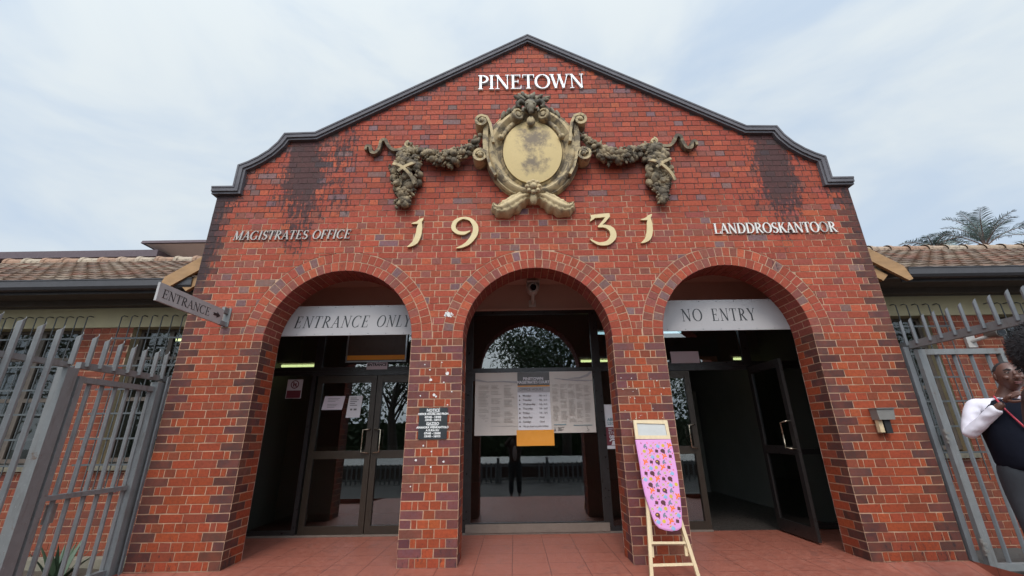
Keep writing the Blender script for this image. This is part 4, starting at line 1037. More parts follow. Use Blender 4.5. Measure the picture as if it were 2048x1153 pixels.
stroke_prism(L, [(1.03, 1.105), (1.06, 1.128), (1.12, 1.128), (1.15, 1.105)], .016, GF(GY - .010), 0, .001); L.prism([(1.05, 1.055), (1.14, 1.055), (1.12, 1.11), (1.07, 1.11)], GF(GY - .010), 0, .0012); L.build('telephone_print', 'paper_white', t)
p = MB(); p.box(2.02, 2.43, GY - .036, GY - .0305, 2.155, 2.325); tag(p.build('paper_panel', 'paper_pink'), 'blank pinkish paper panel above the right door', 'paper')
p = MB(); p.box(2.55, 2.95, GY + .5, GY + .506, 2.24, 2.34); tag(p.build('inner_board', 'barge_wood'), 'small ochre board seen behind the glass above the right doors', 'board')

# ceiling lamps in the hall
def tube_lamp(x0, x1, y, z, mat, label):
    t = thing('fluorescent_lamp', label, 'ceiling light', ((x0 + x1) / 2, y, z), 'fluorescent tubes inside the hall')
    m = MB(); m.box(x0 - .04, x1 + .04, y - .04, y + .04, z + .035, z + .075); m.box((x0 + x1) / 2 - .01, (x0 + x1) / 2 + .01, y - .01, y + .01, z + .075, 3.40); m.build('batten', 'cctv_shell', t)
    m = MB(); m.tube([(x0, y, z), (x1, y, z)], .020, 10); m.build('tube', mat, t, smooth=True, edge=50)
tube_lamp(-3.95, -3.37, 1.95, 2.285, 'tube_warm', 'lit yellowish tube seen through the left sidelight')
tube_lamp(0.95, 1.45, 2.95, 2.456, 'tube_warm', 'lit yellowish tube seen at the right edge of the middle arch')
tube_lamp(1.10, 2.62, 2.4, 2.842, 'tube_cool', 'lit bluish tube high behind the NO ENTRY board')
tube_lamp(3.55, 3.80, 2.6, 2.40, 'tube_warm', 'short lit tube above the open door leaf')

# cctv cameras
t = thing('cctv_camera', 'pale bullet camera on a bracket under the middle arch', 'security camera', (.02, GY, 3.05))
b = MB(); b.tube([(.022, 1.02, 3.215), (.022, 1.04, 3.217), (.022, 1.22, 3.235), (.022, 1.24, 3.236)], [.07, .082, .082, .07], 16); b.build('body', 'cctv_shell', t, smooth=True, edge=40)
b = MB(); b.tube([(.022, 1.000, 3.213), (.022, 1.021, 3.215)], [.045, .047], 16); b.build('lens', 'cctv_lens', t, smooth=True, edge=40)
b = MB(); b.box(-.068, .112, .97, 1.23, 3.298, 3.304); b.box(-.072, -.066, .98, 1.23, 3.23, 3.30); b.box(.110, .116, .98, 1.23, 3.23, 3.30); b.build('hood', 'cctv_shell', t)
b = MB(); b.tube([(.022, 1.17, 3.16), (.022, 1.22, 3.10), (.022, 1.36, 3.09), (.022, GY - .03, 3.09)], .026, 10); b.box(-.03, .075, GY - .055, GY - .031, 3.04, 3.14); b.build('bracket', 'cctv_shell', t)
t = thing('cctv_camera', 'small camera on a bracket on the right wing wall behind the railings', 'security camera', (5.95, .9, 2.3))
b = MB(); b.tube([(5.98, .74, 2.37), (5.93, .62, 2.355), (5.90, .52, 2.345)], [.05, .055, .055], 12); b.build('body', 'box_grey', t, smooth=True, edge=40)
b = MB(); b.tube([(5.901, .525, 2.345), (5.897, .510, 2.344)], [.045, .045], 12); b.build('lens', 'cctv_lens', t)
b = MB(); b.box(5.80, 5.92, .86, .895, 2.22, 2.38); b.tube([(5.86, .87, 2.30), (5.90, .80, 2.32), (5.96, .72, 2.34)], .022, 8); b.build('bracket', 'cctv_shell', t)
t = thing('wall_box', 'small grey metal box with hanging strips on the right outer pier', 'box', (3.62, 0, 1.3))
b = MB(); b.prism([(3.535, 1.30), (3.70, 1.30), (3.715, 1.41), (3.53, 1.41)], FRONT, .002, .10); b.box(3.522, 3.722, -.115, -.001, 1.41, 1.418); b.build('case', 'box_grey', t)
b = MB(); b.box(3.545, 3.59, -.06, -.02, 1.175, 1.30); b.build('pale_strip', 'pine_wood', t); b = MB(); b.box(3.60, 3.665, -.07, -.02, 1.165, 1.30); b.build('black_strip', 'rubber_black', t)

# ================================================================== the two low office wings
WY = 0.9
def wing(s, label, wins):
    g = thing('office_wing', label, 'building', (s * 7.5, WY, 0), 'low tiled office wings beside the front')
    x0, x1 = (-11.0, -4.085) if s < 0 else (4.085, 11.0)
    w = MB(); fr = frame((0, WY, 0), (1, 0, 0), (0, 0, 1)); cw = .0835; hm = .12
    for k in range(-2, 32):
        z0, z1 = k * cw, (k + 1) * cw; segs = [(x0, x1)]
        if z1 > .93:
            for a, b in wins:
                segs = [q for (p0, p1) in segs for q in ((p0, min(p1, a)), (max(p0, b), p1)) if q[1] - q[0] > .02]
        for p0, p1 in segs:
            x = math.floor(p0 / (2 * hm)) * 2 * hm + (k % 2) * hm * .5
            wd = hm if k % 2 else 2 * hm
            while x < p1:
                a, b = max(x, p0), min(x + wd, p1)
                if b - a > .03: brick(w, fr, [(a, z0), (b, z0), (b, z1), (a, z1)], jit((0.215, 0.055, 0.028)) if rb.random() < .8 else jit((0.14, 0.048, 0.034)), stain_shades=False)
                x += wd
    cuts = sorted({x0, x1, *[v for ab in wins for v in ab]})
    for a, b in zip(cuts, cuts[1:]):
        hole = any(abs(a - p) < 1e-6 for p, q in wins)
        w.quad((a, WY + .005, -.2), (b, WY + .005, -.2), (b, WY + .005, .93 if hole else 2.675), (a, WY + .005, .93 if hole else 2.675), 1)
    for a, b in wins:
        for xx, f in ((a, 1), (b, -1)):
            q = [(xx, WY, .93), (xx, WY + .18, .93), (xx, WY + .18, 2.675), (xx, WY, 2.675)]; w.quad(*(q if f > 0 else q[::-1]), 2)
        w.quad((a, WY, .93), (b, WY, .93), (b, WY + .18, .93), (a, WY + .18, .93), 1)
    w.build('wall', ['brick', 'mortar', 'plaster_cream'], g)
    l = MB(); l.box(x0, x1, WY - .02, WY + .2, 2.675, 2.95); l.build('lintel_band', 'plaster_cream', g)
    e = MB(); e.box(x0, x1, WY - .02, WY + .2, 2.952, 3.09); e.box(x0, x1, .42, WY - .021, 3.05, 3.075); e.box(x0, x1, WY - .10, WY - .021, 2.965, 3.048); e.build('eave_board', 'eave_wood', g)
    gt = MB(); xa, xb = (x0, -4.36) if s < 0 else (4.76, x1)
    P = [(.40, 3.155), (.40, 3.05), (.36, 3.025), (.30, 3.03), (.275, 3.06), (.27, 3.135), (.262, 3.14), (.262, 3.15), (.28, 3.15), (.285, 3.07), (.31, 3.045), (.36, 3.04), (.385, 3.06), (.385, 3.155)]
    gt.prism([(p[0], p[1]) for p in P], frame((xa, 0, 0), (0, 1, 0), (0, 0, 1)), 0, xb - xa); gt.box(xa, xb, .402, .422, 3.0, 3.14); gt.build('gutter', 'gutter_paint', g)
    # tiled slope: rows of rolled tiles
    rt = MB(); rg = random.Random(31 + s); nrow = 11; run, rise = 3.15, 1.63; tw = .215; xs_ = (x0, -4.09) if s < 0 else (4.09, x1)
    L_ = math.hypot(run, rise); uy, uz = run / L_, rise / L_; ny, nzv = -uz, uy
    nt = int((xs_[1] - xs_[0]) / tw)
    for r in range(nrow):
        d0, d1 = L_ * r / nrow - .03, L_ * (r + 1) / nrow + .02
        off = (tw / 2) * (r % 2)
        for c in range(-1, nt + 1):
            xa = xs_[0] + c * tw + off
            if xa < xs_[0] - 1e-6 or xa + tw > xs_[1] + .01: continue
            base = rg.choice(((.155, .088, .058), (.135, .09, .064), (.17, .115, .08), (.11, .07, .05), (.155, .075, .05), (.19, .14, .10)))
            k = rg.uniform(.8, 1.15); col = tuple(v * k for v in base)
            lo = []; hi = []; lip = []
            jz = rg.uniform(-.004, .004)
            for q in range(9):
                u = q / 8; h = .013 * abs(math.sin(math.pi * u)) ** .8 + .012 * math.exp(-((u - .5) / .10) ** 2) + jz
                for lst, d, ext in ((lo, d0, .055 + h), (hi, d1, .018 + h), (lip, d0, .012)):
                    lst.append((xa + u * tw, .36 + d * uy + ny * ext, 3.13 + d * uz + nzv * ext))
            a = [rt.vert(p) for p in lo]; b = [rt.vert(p) for p in hi]; cc = [rt.vert(p) for p in lip]
            for q in range(8): rt.face((a[q], a[q + 1], b[q + 1], b[q]), 0, col); rt.face((cc[q], cc[q + 1], a[q + 1], a[q]), 0, tuple(v * 1.25 for v in col))  # lip faces lightened: an edge highlight put into the tile colour
    rt.quad((xs_[0], .36, 3.13), (xs_[1], .36, 3.13), (xs_[1], .36 + run, 3.13 + rise), (xs_[0], .36 + run, 3.13 + rise), 0, (.08, .06, .05))
    rt.quad((xs_[0], .36 + run, 3.13 + rise), (xs_[1], .36 + run, 3.13 + rise), (xs_[1], .36 + 2 * run, 3.13), (xs_[0], .36 + 2 * run, 3.13), 0, (.2, .13, .1))
    ro_ = rt.build('roof', 'roof_tile', g)
    rd = MB(); x = xs_[0]
    while x + .40 <= xs_[1] + .02:
        rows = []
        for xx, k in ((x, 1.18), (x + .06, 1.15), (x + .07, 1.0), (x + .42, .92)):
            rows.append([(xx, .36 + run + .13 * k * math.cos(R(a)), 3.13 + rise + .02 + .115 * k * math.sin(R(a))) for a in range(-10, 191, 25)])
        rd.grid(rows, 0, rg.choice(((.34, .24, .17), (.30, .18, .12), (.38, .30, .22)))); x += .40
    rd.build('ridge_tiles', 'roof_tile', ro_)
    for a, b in wins:
        f = MB(); y = WY + .13; xm = (a + b) / 2
        for q in ((a, a + .05), (b - .05, b)): f.box(q[0], q[1], y, y + .05, .95, 2.67)
        if b - a > .8: f.box(xm - .03, xm + .03, y, y + .05, .95, 2.67)
        for z0, z1 in ((.95, 1.0), (1.70, 1.75), (2.25, 2.29), (2.63, 2.67)): f.box(a + .05, b - .05, y + .001, y + .049, z0, z1)
        fo = f.build('window', 'eave_wood', g)
        p = MB(); p.box(a + .04, b - .04, y + .02, y + .026, .96, 2.66); p.build('pane', 'glass_plain', fo)
        p = MB(); p.box(a - .03, b + .03, WY - .04, WY + .13, .86, .928); p.build('sill', 'kerb_stone', fo)
        # burglar bars: uprights bent back into the lintel at the top
        m = MB(); n = max(3, int((b - a + .25) / .132)); y = WY - .10
        for i in range(n + 1):
            x = a - .12 + (b - a + .24) * i / n; m.tube([(x, y, .62), (x, y, 2.80), (x, y + .03, 2.825), (x, y + .10, 2.825)], .007, 6)
        for z in (.93, 1.23, 1.53, 1.83, 2.13, 2.50): m.box(a - .17, b + .17, y - .013, y - .007, z - .011, z + .011)
        m.build('burglar_bars', 'bar_dark', fo)
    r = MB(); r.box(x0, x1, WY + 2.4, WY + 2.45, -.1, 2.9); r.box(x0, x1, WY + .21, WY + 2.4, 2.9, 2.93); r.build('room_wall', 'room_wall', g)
    return g
wing(-1, 'low brick office wing with tiled roof and barred windows, left of the front', [(-5.50, -4.62), (-7.5, -6.21)])
wing(1, 'low brick office wing with tiled roof and barred windows, right of the front', [(4.62, 5.42), (6.36, 7.6)])
t = thing('fluorescent_lamp', 'lit yellowish tube seen through the barred window of the left wing', 'ceiling light', (-6.2, 2.5, 2.86), 'fluorescent tubes inside the hall')
m = MB(); m.box(-6.5, -5.7, 2.46, 2.54, 2.885, 2.899); m.build('batten', 'cctv_shell', t); m = MB(); m.tube([(-6.30, 2.5, 2.858), (-5.75, 2.5, 2.858)], .02, 8); m.build('tube', 'tube_warm', t)
g = thing('rear_building', 'taller roof with broad pale soffit behind the left wing', 'building', (-9, 7, 0))
m = MB(); m.box(-10.9, -5.0, 8.2, 14, 0, 6.62); m.build('wall', 'plaster_pink', g)
m = MB(); P = [(-11.6, 7.0), (-4.6, 7.0), (-4.6, 15), (-11.6, 15)]; Q = [(-11.65, 6.95), (-4.6, 6.95), (-4.6, 15), (-11.65, 15)]
m.hexa([(-10.7, 8.2, 6.60), (-4.6, 8.2, 6.60), (-4.6, 15, 6.60), (-10.7, 15, 6.60), (-11.6, 7.0, 6.93), (-4.6, 7.0, 6.93), (-4.6, 15, 6.93), (-11.6, 15, 6.93)]); m.build('soffit', 'soffit_pink', g)
m = MB(); m.hexa([(-11.68, 6.92, 6.93), (-4.6, 6.92, 6.93), (-4.6, 15, 6.93), (-11.68, 15, 6.93), (-11.66, 6.94, 7.02), (-4.6, 6.94, 7.02), (-4.6, 15, 7.02), (-11.66, 15, 7.02)])
m.hexa([(-11.6, 7.0, 7.02), (-4.6, 7.0, 7.02), (-4.6, 15, 7.02), (-11.6, 15, 7.02), (-9, 10.8, 8.2), (-4.6, 10.8, 8.2), (-4.6, 11.2, 8.2), (-9, 11.2, 8.2)]); m.build('roof', 'rear_roof', g)
g = thing('rear_building', 'flat dark roof edge showing just above the left wing ridge', 'building', (-14, 6, 0))
m = MB(); m.box(-22, -11.4, 7.3, 12, 0, 6.5); m.build('wall', 'plaster_pink', g); m = MB(); m.box(-22.2, -11.15, 7.0, 12.2, 6.52, 6.74); m.build('roof', 'rear_roof', g)

# ================================================================== palisade railings and gates
def pale(mb, fr, u, v0, v1, w=.052, d=.022, d0=0.0, lean=1):
    O, U, V, N = fr; u += rs.uniform(-.006, .006); v1 += rs.uniform(-.008, .008) if lean else 0; V = (V + U * rs.uniform(-.006, .006)).normalized()
    for a, b, na, nb in ((-w / 2, -w / 6, 0, d), (-w / 6, w / 6, d, d), (w / 6, w / 2, d, 0)):
        top = lambda q: v1 - (.055 * (0.5 - lean * q / w) if lean else 0)
        P = []
        for e in (0.0, .004):
            P += [O + U * (u + a) + V * v0 + N * (d0 + na + e), O + U * (u + b) + V * v0 + N * (d0 + nb + e), O + U * (u + b) + V * top(b) + N * (d0 + nb + e), O + U * (u + a) + V * top(a) + N * (d0 + na + e)]
        mb.hexa(P)
LX = -4.17
LF = frame((LX, 0, 0), (0, 1, 0), (0, 0, 1))          # faces +X, u runs towards the wall
f = thing('palisade_fence', 'grey steel palisade fence running from the left gate towards the viewer', 'fence', (LX, -1.6, 0))
m = MB(); m.box(LX - .045, LX, -2.55, -1.03, 1.815, 1.86); m.build('rail', 'galvanised', f); m = MB(); m.box(LX - .045, LX, -2.55, -1.03, .20, .25); m.build('rail', 'galvanised', f)
for i in range(9):
    p = MB(); pale(p, LF, -1.205 - .155 * i, -.10, 2.15); p.build('pale', 'galvanised', f)
p = MB(); p.box(LX - .09, LX + .005, -1.045, -.945, -.15, 1.815); p.build('post', 'galvanised', f)
f = thing('palisade_gate', 'closed grey steel gate with short spikes above, left of the building', 'gate', (LX, -.45, 0))
m = MB(); m.box(LX - .045, LX + .006, -.945, .10, 1.82, 1.875); m.build('spike_rail', 'galvanised', f)
for i in range(8):
    p = MB(); pale(p, LF, -1.04 + .143 * i, 1.84, 2.145, w=.048); p.build('spike', 'galvanised', f)
m = MB(); m.box(LX - .05, LX, -.915, -.865, -.05, 1.755); m.box(LX - .055, LX + .03, -.085, .06, -.1, 1.80); m.box(LX - .05, LX - .001, -.865, -.005, 1.70, 1.75); m.box(LX - .05, LX - .001, -.865, -.005, .735, .775); m.box(LX - .05, LX - .001, -.865, -.005, .0, .045); m.build('leaf_frame', 'galvanised', f)
for i in range(6):
    p = MB(); pale(p, LF, -.765 + .135 * i, .0, 1.70, w=.045, d=.018, d0=-.048, lean=0); p.build('pale', 'galvanised', f)
p = MB(); p.box(-4.105, -4.088, -.03, .0, -.1, 1.86); p.build('wall_angle', 'galvanised_dark', f)
p = MB(); p.box(LX - .052, LX - .0505, -.80, -.70, .55, .70); p.build('lock_plate', 'box_grey', f)
RX = 4.17; RF = frame((RX, 0, 0), (0, -1, 0), (0, 0, 1))  # faces -X
f = thing('spiked_beam', 'steel beam with a row of spikes over the right gateway', 'fence', (RX, -.6, 2.1))
m = MB(); m.box(RX, RX + .045, -1.25, .12, 2.055, 2.135); m.build('beam', 'galvanised', f)
for i in range(12):
    p = MB(); pale(p, RF, .0 + .137 * i, 2.09, 2.375, w=.040, d=.014, lean=1); p.build('spike', 'galvanised_dark', f)
m = MB(); m.box(RX, RX + .045, -2.3, -1.252, 2.075, 2.135); m.build('beam', 'galvanised', f)
m = MB(); m.box(4.10, 4.155, -.02, .075, -.12, 2.075); m.build('post', 'galvanised_dark', f)
m = MB(); m.box(RX + .0, RX + .09, -2.4, -2.31, -.15, 2.07); m.build('post', 'galvanised', f)
f = thing('palisade_gate', 'open grey steel gate leaf folded back beside the right outer pier', 'gate', (4.7, -.1, 0))
GYR = -.085; GF2 = frame((0, GYR, 0), (1, 0, 0), (0, 0, 1))
m = MB(); m.box(4.185, 4.265, GYR, GYR + .05, -.07, 2.035); m.box(5.08, 5.13, GYR, GYR + .05, -.07, 2.035); m.box(4.245, 5.08, GYR + .001, GYR + .049, 1.975, 2.035); m.box(4.245, 5.08, GYR + .001, GYR + .049, -.07, -.01); m.build('leaf_frame', 'galvanised', f)
for i in range(4):
    p = MB(); pale(p, GF2, 4.42 + .18 * i, -.01, 1.975, w=.045, d=.018, d0=-.045, lean=0); p.build('pale', 'galvanised_dark', f)
for z in (.06, 1.06):
    p = MB(); p.tube([(4.17, GYR - .01, z), (4.17, GYR - .01, z + .14)], .014, 8); p.box(4.155, 4.20, GYR - .03, GYR - .002, z + .03, z + .05); p.box(4.155, 4.20, GYR - .03, GYR - .002, z + .09, z + .11); p.build('hinge', 'box_grey', f)

# ================================================================== ironing board leaning on the pier
ib = thing('ironing_board', 'wooden ironing board with pink printed cover leaning on a brick pier', 'ironing board', (1.12, -.3, 0))
OUT = [(.962, 1.135), (.963, .907), (.956, .739), (.962, .636), (.980, .535), (.995, .459), (1.009, .405), (1.039, .373), (1.092, .357), (1.152, .349), (1.204, .355), (1.235, .371), (1.250, .392), (1.275, .498), (1.300, .677), (1.318, .841), (1.324, 1.002), (1.324, 1.135)]
sl2 = math.sqrt(1 + .286 ** 2)
BF = frame((0, -.05 - .286 * 1.33, 0), (1, 0, 0), (0, .286, 1))   # v = z * sl2 along the board
bv = lambda z: z * sl2
c = MB()
P = [(x, bv(z)) for x, z in OUT]
c.prism(P, BF, -.010, .012, 0)
c.prism(inset(P, .008), BF, .012, .016, 0)
cover_o = c
def inside(x, z):
    hit = False; n = len(OUT)
    for i in range(n):
        (xa, za), (xb, zb) = OUT[i - 1], OUT[i]
        if (za > z) != (zb > z) and x < (xb - xa) * (z - za) / (zb - za) + xa: hit = not hit
    return hit
rg = random.Random(4); pr = 0
def blob(x, z, pts, m):
    d = .0166 + rg.uniform(0, .0006); cover_o.prism([(x + a * 1.3, bv(z) + b * 1.3) for a, b in pts], BF, .0155, d, m)
def el(cx, cy, rx, ry, n=9, rot=0): return [(cx + rx * math.cos(2 * math.pi * i / n) * math.cos(rot) - ry * math.sin(2 * math.pi * i / n) * math.sin(rot), cy + rx * math.cos(2 * math.pi * i / n) * math.sin(rot) + ry * math.sin(2 * math.pi * i / n) * math.cos(rot)) for i in range(n)]
row = 0; z = .375
while z < 1.13:
    x = .97 + (row % 2) * .036 + .012 * ((row * 2) % 3)
    col = 0
    while x < 1.32:
        ok = all(inside(x + a, z + b) for a, b in ((-.024, 0), (.024, 0), (0, -.024), (0, .024)))
        k = (col * 3 + row * 2) % 7
        if ok:
            if k == 0: blob(x, z, el(0, 0, .018, .016), 2); blob(x, z, el(.008, -.014, .008, .007), 2); blob(x, z, el(-.003, .003, .006, .005), 4)
            elif k == 1: 
                for a in (0, 2.1, 4.2): blob(x, z, el(.010 * math.cos(a), .010 * math.sin(a), .014, .006, 8, a), 3)
                blob(x, z, el(.010, .012, .007, .007), 3)
            elif k == 2: blob(x, z, el(0, 0, .005, .016, 8, -.6), 5); blob(x, z, el(.009, -.006, .012, .013, 8, -.6), 5); blob(x, z, el(-.010, .008, .011, .004, 8, .5), 4)
            elif k == 3: blob(x, z, el(0, .004, .015, .006, 8, .8), 6); blob(x, z, el(.006, -.006, .013, .006, 8, -.5), 6); blob(x, z, el(-.006, -.010, .005, .009, 8, .3), 6)
            elif k == 4: blob(x, z, [(-.012, -.010), (.010, -.013), (.014, .008), (-.009, .012)], 2); blob(x, z, el(.001, .015, .004, .003), 8)
            elif k == 5: blob(x, z, el(0, 0, .013, .013), 4); blob(x, z, el(.003, .002, .005, .004), 7)
            else: blob(x, z, el(0, 0, .013, .0035, 8, .7), 7); blob(x, z, el(0, 0, .013, .0035, 8, -.7), 7)
        mx, mz = x + .028, z + .024
        if all(inside(mx + a, mz + b) for a, b in ((-.01, 0), (.01, 0), (0, -.01), (0, .01))):
            blob(mx, mz, el(0, 0, .007, .0025, 7, rg.uniform(-1, 1)), rg.choice((8, 5, 2, 7, 3))); blob(mx, mz, el(.002, .003, .0025, .006, 7, rg.uniform(-1, 1)), rg.choice((8, 2, 8)))
        x += .062; col += 1
    z += .050; row += 1
c.build('cover', ['fabric_pink', 'fabric_pink', 'print_brown', 'print_orange', 'print_yellow', 'print_blue', 'print_grey', 'print_green', 'print_red'], ib)
r = MB(); T0, T1, T2, T3 = (.966, 1.142), (1.325, 1.137), (1.333, 1.323), (.976, 1.330)
I0, I1, I2, I3 = (1.001, 1.176), (1.298, 1.172), (1.299, 1.285), (1.008, 1.297)
O_ = [(a, bv(b)) for a, b in (T0, T1, T2, T3)]; I_ = [(a, bv(b)) for a, b in (I0, I1, I2, I3)]
for i in range(4): j = (i + 1) % 4; r.prism([O_[i], O_[j], I_[j], I_[i]], BF, -.012, .014 + i * .0004)
r.build('rest_frame', 'pine_wood', ib)
r = MB(); r.prism([(a, b) for a, b in I_], BF, -.006, .006); r.build('iron_rest', 'iron_rest', ib)
def leg(a, b, w=.030, d=.026, dep=-.03):
    m = MB(); O, U, V, N = BF; P = [O + U * p[0] + V * bv(p[1]) + N * dep for p in (a, b)]; m.bar(P[0], P[1], w, d, up=tuple(N)); return m
leg((.985, .62), (.898, -.012)).build('leg', 'pine_wood', ib); leg((1.252, .50), (1.315, -.012)).build('leg', 'pine_wood', ib)
leg((.995, .55), (.950, .16), w=.024, dep=-.062).build('leg', 'pine_wood', ib); leg((1.275, .42), (1.258, .165), w=.024, dep=-.062).build('leg', 'pine_wood', ib)
leg((.952, .265), (1.262, .262), .02, .018, -.03).build('rung', 'pine_wood', ib); leg((.925, .102), (1.296, .106), .022, .018, -.03).build('rung', 'pine_wood', ib)

# ================================================================== people
def skin(chains, sub=2):
    """chains: list of [(pos, radius), ...]; points closer than 1 mm are shared. first point is the root. returns (verts, faces)"""
    V = []; Rr = []; E_ = set()
    def idx(p, r):
        p = Vector(p)
        for i, q in enumerate(V):
            if (q - p).length < 1e-3: return i
        V.append(p); Rr.append(r); return len(V) - 1
    for ch in chains:
        ids = [idx(p, r) for p, r in ch]
        for a, b in zip(ids, ids[1:]): E_.add((min(a, b), max(a, b)))
    me = bpy.data.meshes.new('tmp_skin'); me.from_pydata([tuple(v) for v in V], sorted(E_), [])
    ob = bpy.data.objects.new('tmp_skin', me); COL.objects.link(ob)
    md = ob.modifiers.new('s', 'SKIN'); md.use_smooth_shade = True
    for i, sv in enumerate(me.skin_vertices[0].data):
        r = Rr[i]; sv.radius = (r, r) if isinstance(r, (int, float)) else r; sv.use_root = (i == 0)
    ss = ob.modifiers.new('u', 'SUBSURF'); ss.levels = sub; ss.render_levels = sub
    dg = bpy.context.evaluated_depsgraph_get(); out = bpy.data.meshes.new_from_object(ob.evaluated_get(dg))
    vs = [v.co.copy() for v in out.vertices]; fs = [tuple(p.vertices) for p in out.polygons]
    bpy.data.objects.remove(ob); bpy.data.meshes.remove(out); return vs, fs
def add_skin(mb, chains, T, sub=2, m=0):
    vs, fs = skin(chains, sub); o = len(mb.v); mb.v += [T @ v for v in vs]; mb.f += [tuple(i + o for i in f) for f in fs]; mb.m += [m] * len(fs); mb.c += [None] * len(fs)
def hand_chains(wrist, fwd, up, side, curl=0.6, k=1.0):
    """palm and five fingers; fwd: wrist to knuckles, up: back of the hand, side: towards the thumb"""
    w = Vector(wrist); f = Vector(fwd).normalized(); u = Vector(up); u = (u - f * u.dot(f)).normalized(); s = Vector(side); s = (s - f * s.dot(f) - u * s.dot(u)).normalized()
    pc = w + f * .045 * k; out = [[(w, .024 * k), (pc, (.036 * k, .018 * k)), (w + f * .085 * k, (.036 * k, .015 * k))]]
    fing = []
    for off, ln in ((.028, .072), (.0095, .080), (-.0095, .075), (-.027, .058)):
        p = w + f * .080 * k + s * off * k; d = f.copy(); ch = [(p - f * .02 * k, .0095 * k)]; 
        for q, seg in enumerate((.42, .33, .25)):
            ang = curl * (0.6 + .55 * q); d = (f * math.cos(ang) - u * math.sin(ang)).normalized(); p = p + d * ln * seg * k * 1.05
            ch.append((p, (.0088 - .0012 * q) * k))
        fing.append(ch)
    p = w + f * .03 * k + s * .028 * k; th = [(p - s * .008 * k, .012 * k)]
    for q, seg in enumerate((.036, .030, .022)):
        d = (s * (.85 - .4 * q) + f * (.55 + .35 * q) - u * (.35 + .2 * q)).normalized(); p = p + d * seg * k; th.append((p, (.0115 - .0015 * q) * k))
    fing.append(th); return out, fing
def face(mb, T, c, s=1.0):
    """skull, jaw, nose, brow, lips and ears around head centre c; faces local -Y; materials 0 skin, 1 lip, 2 eye white, 3 dark"""
    hm = MB(); c = Vector(c)
    nu, nv = 24, 18; rows = []
    for j in range(nv + 1):
        th = math.pi * j / nv; row = []
        for i in range(nu):
            ph = 2 * math.pi * i / nu; x = math.sin(th) * math.sin(ph); y = -math.sin(th) * math.cos(ph); z = math.cos(th)
            k = .078; kx = k * (1 - .18 * sm(0.1, -0.9, z)); ky = .098 * (1 - .10 * sm(0, -.9, z)); px, py, pz = x * kx, y * ky, z * .118
            front = max(0, -y)
            if z < -.1: py -= .012 * front * sm(-.1, -.7, z)
            py += .010 * front ** 2 * math.exp(-((z - .05) / .10) ** 2) * math.exp(-((abs(x) - .38) / .2) ** 2) * 2.0   # eye sockets
            row.append(c + Vector((px, py, pz)) * s)
        rows.append(row)
    hm.grid(rows, 0, closed=True)
    P = lambda x, y, z: c + Vector((x, y, z)) * s
    hm.ball(P(0, -.103, -.012), (.017 * s, .020 * s, .020 * s), 10, 7); hm.ball(P(-.012, -.098, -.018), .010 * s, 8, 6); hm.ball(P(.012, -.098, -.018), .010 * s, 8, 6); hm.tube([P(0, -.088, .035), P(0, -.102, .0)], [.009 * s, .013 * s], 8)
    for e in (-1, 1):
        hm.ball(P(e * .076, .005, .0), (.010 * s, .020 * s, .030 * s), 10, 7); hm.ball(P(e * .030, -.079, .025), (.013 * s, .009 * s, .0055 * s), 10, 6, 2); hm.ball(P(e * .030, -.0862, .025), (.0058 * s, .003 * s, .0052 * s), 8, 5, 3); hm.ball(P(e * .030, -.078, .033), (.017 * s, .012 * s, .006 * s), 8, 6)
        hm.tube([P(e * .012, -.093, .045), P(e * .032, -.093, .052), P(e * .052, -.080, .045)], [.004 * s, .006 * s, .003 * s], 6, 3)
        hm.ball(P(e * .042, -.070, -.012), (.022 * s, .018 * s, .020 * s), 8, 6)
    hm.ball(P(0, -.094, -.050), (.024 * s, .011 * s, .006 * s), 10, 6, 1); hm.ball(P(0, -.093, -.060), (.021 * s, .012 * s, .007 * s), 10, 6, 1)
    o = len(mb.v); mb.v += [T @ v for v in hm.v]; mb.f += [tuple(i + o for i in f) for f in hm.f]; mb.m += hm.m; mb.c += hm.c
